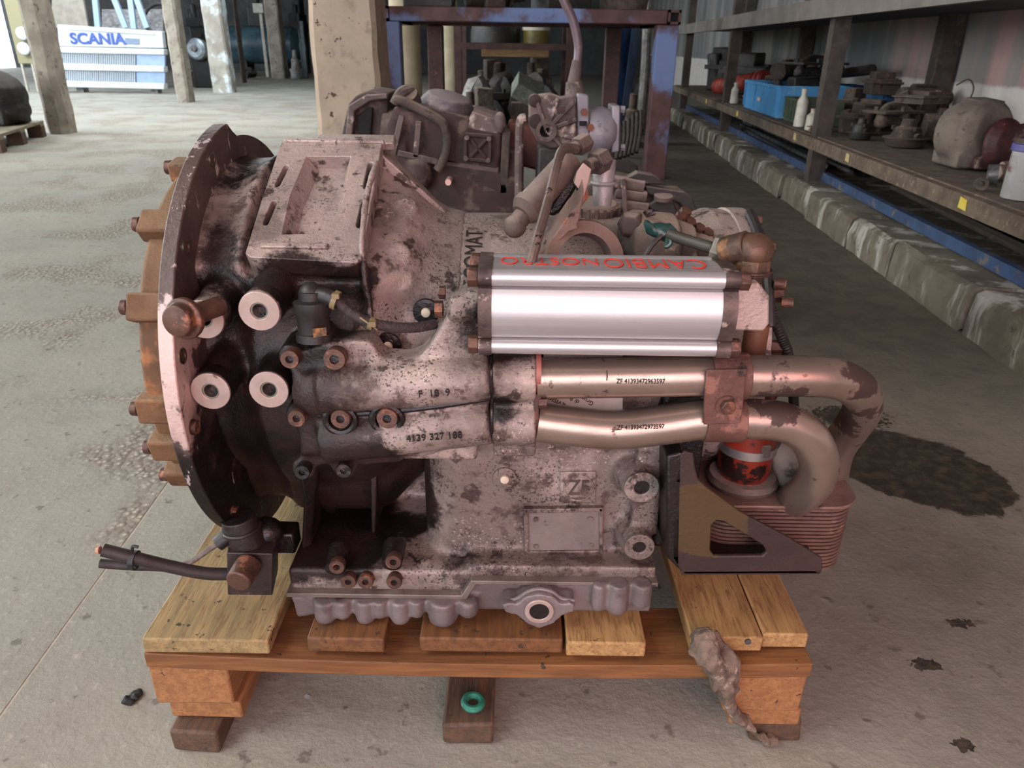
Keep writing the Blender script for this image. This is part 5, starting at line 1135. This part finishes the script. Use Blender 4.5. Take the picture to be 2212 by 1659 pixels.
# things on the slim shelf: dark rounded cover and pale can
p = aY(1070, 94, 8.4)
tag(MB().lathe([(0, .33), (.10, .33), (.2, .30), (.27, .22), (.29, .05)], V((p.x, 8.62, zz + .001)), (0, 0, 1), 24, sy=.8).build('black_cover', DARKIRON), 'black rounded cover on the slim brown shelf', 'cover')
p = aY(1158, 94, 8.4); t = thing('white_tin', V((p.x, 8.5, zz)), 'white tin with yellow base on the slim brown shelf', 'tin')
MB().lathe([(0, .14), (.12, .14)], V((p.x, 8.5, zz)), (0, 0, 1), 20).build('tin_base', mat('dull_yellow_tin', '#6d5f22', '#4f4519', rough=.5), t)
MB().lathe([(.12, .145), (.24, .145), (.25, .12)], V((p.x, 8.5, zz)), (0, 0, 1), 20).build('tin_top', WHITEPL, t)
# blue sheets leaning, pipes on the right behind the stand
BLS = mat('blue_sheet', '#31507d', '#5a7fae', scale=3, rough=.35, bump=.02)
for i, (px0, px1, lab) in enumerate(((1318, 1336, 'left'), (1340, 1352, 'right'))):
    a, b = aY(px0, 225, 7.3), aY(px1, 225, 7.3)
    tag(MB().prism([V((a.x, 7.3, 0)), V((b.x + .05, 7.5, 0)), V((b.x + .18, 7.75, 1.5)), V((a.x + .12, 7.5, 1.5))], (0, .03, 0)).build('leaning_sheet', BLS, smooth=0), 'tall blue sheet leaning behind the stand, %s one' % lab, 'sheet', 'blue leaning sheets')
p = aY(1388, 200, 8.2)
tag(MB().tube([V((p.x, 8.2, .01)), V((p.x + .01, 8.25, .7)), V((p.x - .02, 8.3, 1.6))], .045, 10, 4).build('upright_pipe', GREYALU), 'grey upright pipe between the stand and the parts rack', 'pipe')
floor_junk(1345, 1385, 150, 8.4, .4, DARKIRON, 'dark_drum', 'dark drum on the floor beside the grey upright pipe', 'drum', 2, 81)
floor_junk(1395, 1440, 120, 8.8, .4, DARKIRON, 'tall_motor', 'tall dark motor behind the right post of the stand', 'motor', 0, 82)
floor_junk(1350, 1400, 205, 7.0, .3, GREASE2, 'kerb_rubble', 'brown lump on the floor near the foot of the blue sheets', 'lump', 2, 83)
a = aY(866, 50, 16); b = aY(884, 110, 16)
tag(MB().mm((a.x, 16, 0), (b.x, 16.1, 2.2)).build('door_1', mat('blue_far_door', '#4f86ad', '#3f6f93', rough=.5), smooth=0), 'narrow blue door far behind the stand', kind='structure')

# ------------------------------------------------------------------ second pallet with the brown gearbox
pal2 = thing('wooden_pallet', (-.05, 2.5, 0), 'pine pallet under the brown gearbox behind the large transmission', 'pallet')
for x0, x1 in ((-.55, -.41), (-.36, -.25), (-.2, -.06), (-.02, .12), (.16, .27), (.31, .45)): MB().mm((x0, 1.95, .122), (x1, 3.15, .144)).build('deck_board', W_MID, pal2, bevel=.003)
for y in (1.95, 2.5, 3.03): MB().mm((-.55, y, .10), (.45, y + .12, .1215)).build('cross_board', W_CROSS, pal2, bevel=.002)
for x in (-.55, -.1, .33):
    for y in (1.95, 2.5, 3.03): MB().mm((x, y, .022), (x + .12, y + .12, .0995)).build('block', W_DARK, pal2, bevel=.003)
    MB().mm((x, 1.95, 0), (x + .12, 3.15, .0215)).build('runner', W_DARK, pal2, bevel=.002)
Y2 = 2.25
REDBR = mat('dusty_red_brown_casting', '#3a2522', '#291a18', dust=('#7d6d66', .75), scale=9, rough=.75, bump=.4, bscale=80, layers=[dict(color='#5f4c44', scale=12, lo=.54, hi=.70), dict(color='#231715', scale=20, lo=.6, hi=.7)])
VIOL = mat('dusty_violet_plastic', '#544a4f', '#453c41', dust=('#96898c', .8), scale=8, rough=.45, bump=.1, layers=[dict(color='#a09298', scale=20, lo=.58, hi=.7)])
DUSTP = mat('pink_grey_dust_metal', '#5f4f4a', '#473a36', dust=('#98877f', .8), scale=12, rough=.7, bump=.3, layers=[dict(color='#a8938c', scale=22, lo=.56, hi=.68), dict(color='#33241f', scale=18, lo=.62, hi=.72)])
g2 = thing('brown_gearbox', (-.2, 2.3, .145), 'dusty red brown gearbox with violet top cover on the pallet behind', 'gearbox')
def P2(pts, Y=Y2): return [aY(x, y, Y) for x, y in pts]
b2 = MB()
b2.prism(P2(((832, 300), (850, 232), (905, 225), (1000, 250), (1085, 280), (1078, 370), (960, 378), (850, 350))), (0, .30, 0))
b2.prism(P2(((840, 340), (960, 370), (1075, 372), (1130, 400), (1135, 470), (840, 470))), (0, .34, 0)); b2.mm((aY(850, 460, Y2).x, Y2 + .02, .1455), (aY(1130, 460, Y2).x, Y2 + .34, .55))
b2.ball(aY(905, 375, Y2 - .01), (.045, .04, .05)); b2.cyl(aY(890, 330, Y2 + .1), aY(835, 330, Y2 + .1), .12, .13, 24)
b2.build('gear_case', REDBR, g2, voxel=.008, iters=3)
cv = MB().lathe([(0, .001), (.0, .105), (.02, .115), (.05, .11), (.075, .085), (.085, .03)], aY(960, 262, Y2 + .12), (.25, -.1, 1), 28, sy=.75).box(aY(960, 262, Y2 + .12), (.16, .12, .03), Euler((0, .25, 0)))
cv.build('top_cover', VIOL, g2, voxel=.005, iters=3)
rb = MB(); rb.prism(P2(((1010, 262), (1020, 240), (1085, 262), (1086, 288), (1070, 292), (1005, 280))), (0, .18, 0)); rbo = rb.build('control_box', DUSTP, g2, bevel=.006)
for i in range(6):
    y = Y2 + .02 + i * .027; MB().bar(aY(1022, 241, Y2) + V((0, y - Y2, .003)), aY(1080, 260, Y2) + V((0, y - Y2, .003)), .010, .008).build('fin', DUSTP, rbo)
MB().ball(aY(1080, 265, Y2 - .01), (.018, .018, .03)).build('end_boss', DUSTP, rbo)
hd = P2(((852, 222), (862, 216), (900, 232), (935, 250), (958, 268), (966, 300), (962, 335), (945, 368)), Y2 - .03)
MB().tube(hd, .013, 12, 8).build('bent_pipe', DUSTY, g2); MB().cyl(aY(880, 205, Y2), aY(890, 225, Y2 + .02), .03, .03, 14).tube([aY(853, 225, Y2), aY(868, 200, Y2), aY(890, 193, Y2 + .02)], .016, 10, 4).build('breather', DUSTY, g2)
for a, b in (((868, 250), (848, 340)), ((905, 262), (898, 340)), ((860, 330), (945, 350))): MB().bar(aY(*a, Y2 - .02), aY(*b, Y2 - .02), .016, .012, up=(0, 1, 0)).build('frame_bar', DUSTP, g2, bevel=.002)
xc = MB(); 
for pts in (((1004, 287), (1062, 292), (1062, 299), (1004, 294)), ((1002, 340), (1060, 346), (1060, 353), (1001, 347)), ((1002, 288), (1010, 288), (1008, 348), (1000, 347)), ((1055, 292), (1063, 292), (1061, 352), (1054, 352)), ((1012, 300), (1018, 298), (1052, 340), (1047, 344)), ((1048, 299), (1053, 303), (1018, 342), (1012, 338))): xc.prism(P2(pts, Y2 - .02), (0, .02, 0))
xc.prism(P2(((1004, 290), (1060, 295), (1058, 350), (1002, 346)), Y2 - .008), (0, .01, 0))
xo = xc.build('cross_cover', REDBR, g2, smooth=0, bevel=.002)
for px, py in ((1009, 297), (1056, 300), (1006, 342), (1054, 346)): p = aY(px, py, Y2 - .02); MB().cyl(p, p + V((0, -.008, 0)), .007, None, 10).build('cover_screw', DUSTP, xo)
MB().prism(P2(((962, 335), (975, 345), (1078, 362), (1078, 376), (962, 360))), (0, .24, 0)).build('flange_ledge', DUSTP, g2, bevel=.004)
for px, py in ((1075, 355), (980, 342), (1040, 352)): p = aY(px, py, Y2 + .03); MB().hexn(p, p + V((0, 0, .02)), .014).build('flange_bolt', DUSTP, g2)
p = aY(968, 394, Y2 - .06); MB().cyl(p, p + V((0, .09, 0)), .009, None, 12).build('pale_plug', mat('pale_pink_plug', '#d3a79c', rough=.5, bump=0), g2)
MB().cyl(aY(1045, 405, Y2 + .02), aY(1150, 420, Y2 + .02), .022, .014, 14).build('shift_shaft', DUSTP, g2)
bl2 = MB(); bl2.prism(P2(((735, 300), (752, 225), (770, 205), (795, 195), (838, 202), (838, 305), (800, 330), (740, 330)), Y2 + .05), (0, .22, 0)); bl2.build('front_bracket', REDBR, g2, voxel=.007, iters=2)
MB().prism(P2(((752, 228), (790, 205), (836, 203), (836, 214), (800, 218), (766, 240), (760, 300), (745, 300)), Y2 + .02), (0, .03, 0)).build('bracket_rim', DUSTP, g2, bevel=.004)
MB().prism(P2(((772, 250), (795, 232), (805, 232), (800, 300), (775, 300)), Y2 + .035), (0, .02, 0)).build('bracket_window', DARKHOLE, g2, bevel=.003)
MB().prism(P2(((1085, 280), (1104, 288), (1096, 420), (1078, 420))), (0, .2, 0)).build('end_plate', DUSTY, g2, bevel=.004)
MB().tube([aY(1136, 255, Y2 - .1), aY(1124, 262, Y2 - .1), aY(1121, 330, Y2 - .1), aY(1120, 470, Y2 - .1)], .012, 10, 6).build('upright_rod', DUSTP, g2)
MB().bar(aY(1090, 300, Y2 + .15), aY(1200, 330, Y2 + .15), .1, .12).build('rear_tunnel', mat('red_painted_case', '#6d3a30', '#57302a', scale=10, rough=.6, bump=.3), g2, bevel=.01)
# ribbed pump with hose
YV = 2.12
pu2 = thing('ribbed_pump', aY(1200, 330, YV + .1) * 1 + V((0, 0, -.03)), 'pale aluminium pump with radial ribs and upright hose beside the brown gearbox', 'pump')
vb = MB(); vb.prism([aY(x, y, YV) for x, y in ((1142, 222), (1165, 205), (1190, 202), (1212, 210), (1240, 205), (1246, 240), (1246, 300), (1235, 318), (1190, 322), (1160, 305), (1142, 270))], (0, .06, 0))
vbo = vb.build('ribbed_plate', DUSTP, pu2, bevel=.006)
hub = aY(1180, 282, YV - .004)
for (x, y) in ((1205, 212), (1238, 222), (1245, 258), (1242, 300), (1215, 318), (1160, 220)): MB().bar(hub + V((0, .002, 0)), aY(x, y, YV - .002), .010, .014, up=(0, 1, 0)).build('rib', DUSTP, vbo, bevel=.002)
MB().ring(hub + V((0, .01, 0)), (0, -1, 0), .028, .018, .022, 22).build('bore', DUSTP, vbo); MB().cyl(hub + V((0, .004, 0)), hub + V((0, .006, 0)), .019, None, 16).build('bore_floor', DARKHOLE, vbo)
for px, py, r in ((1158, 262, .022), (1155, 218, .018), (1215, 240, .014), (1232, 262, .012)): p = aY(px, py, YV - .01); MB().lathe([(0, r), (.012, r * .85), (.015, r * .4)], p + V((0, .015, 0)), (0, -1, 0), 16).build('boss', REDBR, vbo)
SILV2 = mat('dusty_silver_casting', '#8f8a8e', '#78727a', scale=10, rough=.5, metal=.2, bump=.2, layers=[dict(color='#5a4a45', scale=18, lo=.58, hi=.7)])
MB().prism([aY(x, y, YV + .01) for x, y in ((1246, 200), (1272, 205), (1275, 300), (1262, 325), (1246, 322))], (0, .10, 0)).build('valve_block', SILV2, pu2, bevel=.005)
MB().prism([aY(x, y, YV) for x, y in ((1252, 262), (1268, 262), (1268, 272), (1252, 272))], (0, .03, 0)).build('square_port', DARKHOLE, pu2); 
for px, py in ((1262, 242), (1275, 275)): p = aY(px, py, YV); MB().hexn(p, p + V((0, -.012, 0)), .010).build('port_bolt', mat('orange_rust_nut_%d' % px, '#6d3a22', '#4f2a1c', rough=.6), pu2)
dm_ = aY(1275, 282, YV + .06); MB().lathe([(0, .064), (.03, .064), (.055, .055), (.072, .038), (.08, .012)], dm_, (1, -.12, 0), 26).build('dome', SILV2, pu2)
MB().prism([aY(x, y, YV + .02) for x, y in ((1322, 228), (1340, 228), (1338, 328), (1322, 330))], (0, .10, 0)).build('end_flange', SILV2, pu2, bevel=.004)
for py in (236, 318): p = aY(1340, py, YV + .04); MB().hexn(p, p + V((.012, 0, 0)), .010).build('flange_bolt', SILV2, pu2)
MB().cyl(aY(1242, 210, YV + .05), aY(1240, 176, YV + .05), .028, .022, 18).cyl(aY(1240, 178, YV + .05), aY(1247, 130, YV + .05), .018, .013, 16).build('hose_sleeve', DUSTP, pu2)
MB().tube([aY(1245, 150, YV + .05), aY(1249, 100, YV + .05), aY(1238, 45, YV + .05), aY(1222, 10, YV + .05), aY(1205, -30, YV + .05)], .0115, 12, 8).build('upright_hose', mat('grimy_violet_hose', '#5d4c52', '#483a40', scale=14, rough=.4, bump=.1, layers=[dict(color='#8b5d52', scale=20, lo=.6, hi=.7)]), pu2)
MB().mm((aY(1160, 330, YV).x, YV + .02, .1455), (aY(1240, 330, YV).x, YV + .12, aY(1200, 318, YV).z)).build('pump_foot', DARKIRON, pu2, bevel=.01)
# black finned hose stack at its right
for i in range(6):
    tag(MB().tube([aY(1330 + 9 * i, 345 - 3 * i, 2.5), aY(1338 + 9 * i, 310 - 5 * i, 2.56), aY(1340 + 9 * i, 268 - 6 * i, 2.6)], .0062, 8, 4).build('rubber_strip', DARKIRON), 'black rubber strip right of the ribbed pump, %s in the bundle' % ('first from the left', 'second from the left', 'third from the left', 'fourth from the left', 'fifth from the left', 'rightmost')[i], 'rubber strip', 'black rubber strips beside the pump')
tag(MB().mm((aY(1335, 345, 2.5).x - .02, 2.45, .1455), (aY(1376, 345, 2.5).x, 2.65, aY(1340, 345, 2.5).z - .012)).jitter(.008, 12).build('black_crate', DARKIRON, bevel=.01), 'black block carrying the bundle of rubber strips', 'block')
# dusty rear unit with web plates
Y3 = 1.98
g3 = thing('dusty_gear_unit', aY(1380, 480, Y3 + .1), 'dust covered gear unit with dark gusset plates behind the accumulator', 'gear unit')
DPL = mat('dark_gusset', '#2b2422', '#211c1b', dust=('#857870', .8), scale=16, rough=.7, bump=.2, layers=[dict(color='#6b605a', scale=20, lo=.6, hi=.72)])
u3 = MB(); u3.prism([aY(x, y, Y3) for x, y in ((1262, 400), (1320, 378), (1420, 400), (1490, 430), (1530, 500), (1530, 540), (1262, 540))], (0, .28, -.02)); u3.mm((aY(1290, 520, Y3).x, Y3 + .05, .1455), (aY(1500, 520, Y3).x, Y3 + .28, .46))
u3.build('gear_body', GREASE2, g3, voxel=.008, iters=3)
for pts in (((1355, 385), (1378, 372), (1412, 378), (1440, 400), (1400, 398)), ((1393, 402), (1480, 415), (1495, 428), (1530, 505), (1500, 500), (1470, 440), (1400, 420)), ((1395, 445), (1428, 428), (1455, 436), (1478, 490), (1440, 470))):
    MB().prism([aY(x, y, Y3 - .03) for x, y in pts], (0, .04, 0)).build('gusset', DPL, g3, bevel=.004)
for a, b, r in (((1320, 392), (1390, 402), .018), ((1330, 415), (1395, 425), .016), ((1325, 440), (1398, 450), .016)): MB().cyl(aY(*a, Y3 - .02), aY(*b, Y3 - .02), r, None, 12).build('selector_rod', DUSTP, g3)
for a, b in (((1345, 385), (1352, 470)), ((1318, 400), (1325, 470))): MB().bar(aY(*a, Y3 - .045), aY(*b, Y3 - .045), .012, .014, up=(0, 1, 0)).build('strap', DUSTP, g3, bevel=.002)
p = aY(1432, 430, Y3 - .04); MB().lathe([(0, .024), (.01, .024), (.012, .01)], p, (0, -.2, 1), 16).build('cap', DUSTP, g3)

# ------------------------------------------------------------------ left: pallet with black lump
pl3 = thing('wooden_pallet', (-4.9, 6.9, 0), 'low dusty pallet at the left edge beside the chipped pillar', 'pallet')
dA = (V((-4.442, 7.433, 0)) - V((-4.089, 6.179, 0))).normalized(); dB = V((-dA.y, dA.x, 0))
def L3(a, b, z): return V((-4.089, 6.179, 0)) + dA * a + dB * b + V((0, 0, z))
DW = mat('dusty_grey_wood', '#8a7f6c', '#746a58', scale=8, rough=.9, bump=.2); 
for i in range(5): MB().prism([L3(-.05, .24 * i, .118), L3(1.2, .24 * i, .118), L3(1.2, .24 * i + .19, .118), L3(-.05, .24 * i + .19, .118)], (0, 0, .022)).build('deck_board', DW, pl3, smooth=0)
for a in (-.05, .5, 1.08):
    MB().prism([L3(a, 0, .098), L3(a + .12, 0, .098), L3(a + .12, 1.15, .098), L3(a, 1.15, .098)], (0, 0, .0195)).build('cross_board', DW, pl3, smooth=0)
    for b in (0, .5, 1.03): MB().prism([L3(a, b, 0), L3(a + .12, b, 0), L3(a + .12, b + .12, 0), L3(a, b + .12, 0)], (0, 0, .0975)).build('block', W_DARK, pl3, smooth=0)
lb = aY(-10, 240, 6.9)
bl_ = MB().ball(V((lb.x - .05, 6.95, .142 + .23)), (.30, .30, .23), None, 18).box(V((lb.x - .1, 6.95, .142 + .07)), (.5, .4, .14)).ball(V((lb.x + .1, 6.95, .142 + .12)), (.16, .2, .12), None, 12)
tag(bl_.build('black_engine_lump', DARKIRON, voxel=.015, iters=4), 'black rounded machine part on the pallet at the left edge', 'machine part')

# ------------------------------------------------------------------ truck front panel (grille) in the daylight
GA, GB = aZ(150, 194, .04), aZ(358, 197, .04); gd = (GB - GA); gd.z = 0; gl = gd.length; gd.normalize(); gn = V((gd.y, -gd.x, 0))
def GP(px, py):
    d = ray(px, py); t = (GA - CAMLOC).dot(gn) / d.dot(gn); return CAMLOC + d * t
tg = thing('truck_grille', (GA + GB) / 2 - V((0, 0, .04)), 'white truck front grille panel with blue lettering leaning in the daylight', 'grille')
WHT = mat('white_truck_paint', '#d8dde0', '#cfd5d9', scale=3, rough=.3, bump=.02); GMESH = mat('blue_grey_grille_mesh', '#8795ad', '#76849c', scale=60, rough=.5, bump=.3); GBL = mat('pale_blue_panel', '#9fb4d6', '#93a9cd', rough=.45, bump=.02)
def gpan(pts, d, name, m_, out=0.0, **kw): return MB().prism([GP(x, y) + gn * out for x, y in pts], -gn * d).build(name, m_, tg, **kw)
for fx in (170, 330): q_ = GP(fx, 190); MB().mm((q_.x - .06, q_.y + .03, 0), (q_.x + .06, q_.y + .2, .25)).build('support_foot', GREYALU, tg)
hdp = gpan(((126, 53), (352, 68), (356, 104), (130, 100)), .12, 'header_panel', WHT, .04, bevel=.012)
gpan(((150, 58), (335, 70), (337, 76), (152, 64)), .02, 'header_ledge', WHT, .065, bevel=.006)
for y0, y1, yr0, yr1 in ((101, 114, 106, 119), (136, 151, 143, 156), (174, 188, 180, 193)): gpan(((132, y0), (357, yr0), (358, yr1), (134, y1)), .16, 'slat', WHT, .06, bevel=.015)
for y0, y1, yr0, yr1 in ((113, 137, 119, 143), (150, 175, 155, 181)):
    gpan(((134, y0), (212, y0 + 3), (212, y1 + 3), (136, y1)), .03, 'mesh_panel', GMESH, 0); gpan(((216, y0 + 3), (294, yr0 - 2), (294, yr1 - 2), (216, y1 + 3)), .03, 'mesh_panel', GMESH, 0)
    gpan(((296, y0 + 5), (357, yr0), (357, yr1), (297, y1 + 5)), .05, 'blank_panel', GBL, .02)
    for k in range(40):
        x = 135 + k * 4; gpan(((x, y0 + k * .07), (x + 1.4, y0 + k * .07), (x + 1.4, y1 + k * .07), (x, y1 + k * .07)), .02, 'mesh_bar', WHT, .02, smooth=0)
LET = mat('blue_letters', '#4a63b0', '#3f58a5', rough=.4, bump=0)
xa, xb = GP(158, 82), GP(270, 88); tx = textmesh('brand_letters', 'SCANIA', LET, hdp, basis((xa + xb) / 2 + gn * .045, gd, (0, 0, 1)), .235, .012, sx=1.12, bold=.006)
gpan(((273, 82), (304, 84), (304, 97), (273, 95)), .02, 'grey_badge', GMESH, .05)
LENS = mat('pale_lens', '#e6ebee', rough=.15, bump=0)
for px, py in ((50, 72), (53, 105)):
    p = GP(px, py) ; t_ = thing('truck_headlamp', p - V((0, 0, .12)), 'round truck headlamp left of the chipped pillar, %s one' % ('upper' if py < 90 else 'lower'), 'headlamp', 'truck headlamps')
    MB().lathe([(0, .105), (.04, .10), (.06, .08), (.065, .02)], p, gn, 20).build('lens', LENS, t_); MB().lathe([(-.10, .07), (-.02, .10), (0.0, .112), (.02, .11)], p, gn, 20).build('bowl', GREYALU, t_)
hp = GP(51, 140); lbd = thing('lamp_board', (hp.x, hp.y + .1, 0), 'cream upright board on two thin legs carrying the two headlamps', 'board')
zl = GP(51, 138).z
MB().mm((hp.x - .14, hp.y + .097, zl), (hp.x + .12, hp.y + .15, 1.9)).build('board', mat('cream_board', '#a39a78', rough=.8), lbd, bevel=.01)
for dx in (-.1, .08): MB().mm((hp.x + dx - .015, hp.y + .10, 0), (hp.x + dx + .015, hp.y + .14, zl)).build('leg', WHITEPL, lbd)
# cab remains behind the grille
cab = thing('truck_cab', GA + gd * 1.0 - gn * 1.0 - V((0, 0, .04)), 'stripped truck cab with pale blue struts behind the grille', 'truck cab')
def CB(px, py, back):
    d = ray(px, py); t = (GA - gn * back - CAMLOC).dot(gn) / d.dot(gn); return CAMLOC + d * t
MB().prism([CB(170, 120, 1.6), CB(365, 120, 1.6), CB(365, -90, 1.6), CB(170, -90, 1.6)], -gn * .4).build('cab_interior', DARKIRON, cab, smooth=0)
MB().prism([CB(112, 60, .5), CB(190, 58, .5), CB(168, -60, .5), CB(112, -60, .5)], -gn * .05).build('cream_side_panel', mat('cream_cab_panel', '#a39b8e', '#958d80', rough=.6), cab, smooth=0)
for a, b in (((212, 60), (200, -60)), ((272, 60), (232, -40)), ((290, 62), (274, -60)), ((318, 60), (286, -30))): MB().bar(CB(*a, .6), CB(*b, .6), .09, .06, up=gn).build('strut', mat('pale_blue_strut_%d' % a[0], '#a9c0d6', rough=.4, bump=0), cab)
MB().torus(CB(345, 40, .9), gn + V((0, 0, .6)), .28, .03, 24, 8).build('steering_wheel', DARKIRON, cab)
MB().prism([CB(220, 75, .8), CB(352, 78, .8), CB(352, 20, 1.2), CB(220, 20, 1.2)], -gn * .1).build('dashboard', GREYALU, cab, smooth=0)

# ------------------------------------------------------------------ dark machinery between the far pillars
def far(px0, px1, pyt, pyb, Y, m_, name, lab, cat, kind, seed, dep=.7, rz=0):
    a, b = aY(px0, pyt, Y), aY(px1, pyb, Y); return junk(name, ((a.x + b.x) / 2, Y + dep / 2, max(0, b.z)), (abs(b.x - a.x), dep, a.z - max(0, b.z)), seed, m_, lab, cat, kind, rz=rz)
far(385, 455, -40, 150, 17, DARKIRON, 'engine_block', 'dark engine block behind the round silver alternator', 'engine', 0, 91, 1.0)
far(395, 445, 150, 205, 16.2, GREASE, 'rusty_engine', 'rusty brown engine part on the floor below the alternator', 'machine part', 0, 92)
p = aY(426, 106, 15.6); t = thing('alternator', p + V((0, 0, -.19)), 'round silver alternator hanging between the two near pillars', 'alternator')
MB().lathe([(-.1, .10), (-.08, .19), (.04, .19), (.08, .15), (.09, .06)], p, (-.2, -1, .1), 22).build('drum', mat('bright_silver', '#c3cdd2', '#98a2a8', scale=12, rough=.35, metal=.6), t); MB().lathe([(.09, .07), (.13, .06)], p, (-.2, -1, .1), 16).build('hub', GREYALU, t)
MB().mm((p.x - .2, 15.7, 0), (p.x + .2, 16.0, p.z - .15)).build('alternator_mount', DARKIRON, t, bevel=.02)
far(498, 522, -30, 180, 16.5, GREASE2, 'machine_column', 'thin brown machine column right of the whitewashed pillar', 'column', 0, 94, .3)
pt = aY(560, 98, 21.5); t = thing('air_tank', V((pt.x, 22.0, 0)), 'dark blue horizontal tank far behind the pillars', 'tank')
TKM = mat('dark_teal_tank', '#4d6a75', '#2d4552', scale=3, rough=.35, bump=.05); MB().lathe([(-1.1, .1), (-1.0, .36), (-.9, .46), (.9, .46), (1.0, .36), (1.1, .1)], V((pt.x - .1, 22.0, pt.z)), (1, 0, 0), 24).build('tank_shell', TKM, t)
for dx in (-.6, .5): MB().mm((pt.x + dx, 21.7, 0), (pt.x + dx + .15, 22.3, pt.z - .3)).build('tank_foot', DARKIRON, t)
MB().tube([V((pt.x + .4, 21.5, pt.z + .5)), V((pt.x + .5, 21.5, pt.z + .2)), V((pt.x + .6, 21.54, pt.z - .1))], .05, 8, 4).build('tank_strap', DARKIRON, t)
far(520, 580, -30, 58, 22.5, DARKIRON, 'machine_pile', 'dark heap of machinery above and behind the tank', 'machinery', 0, 95, 1.2)
far(515, 545, 145, 170, 19.5, DARKIRON, 'small_motor', 'small dark motor on the floor before the tank', 'motor', 1, 96)
wb = aY(560, 18, 21.0); tag(MB().box(wb, (.26, .2, .22)).mm((wb.x - .04, wb.y + .05, 0), (wb.x + .04, wb.y + .12, wb.z)).build('white_box', WHITEPL, bevel=.01), 'white box above the tank beside the distant pillar', 'box')
far(612, 662, -30, 190, 23.4, DARKIRON, 'dark_machine', 'dark machine left of the thick pitted pillar', 'machinery', 0, 97, 1.0)
far(640, 668, 45, 190, 20.6, mat('slate_panel', '#5c6668', '#4f5859', rough=.6), 'slate_panel', 'slate grey panel left of the thick pitted pillar', 'panel', 0, 98, .2)
far(616, 650, 108, 190, 20.0, GREYALU, 'grey_drum', 'grey drum on the floor right of the distant pillar', 'drum', 2, 99, .5)
far(660, 690, -20, 130, 24.0, DARKIRON, 'dark_cabinet', 'dark cabinet at the far wall behind the thick pillar', 'cabinet', 0, 100, .8)
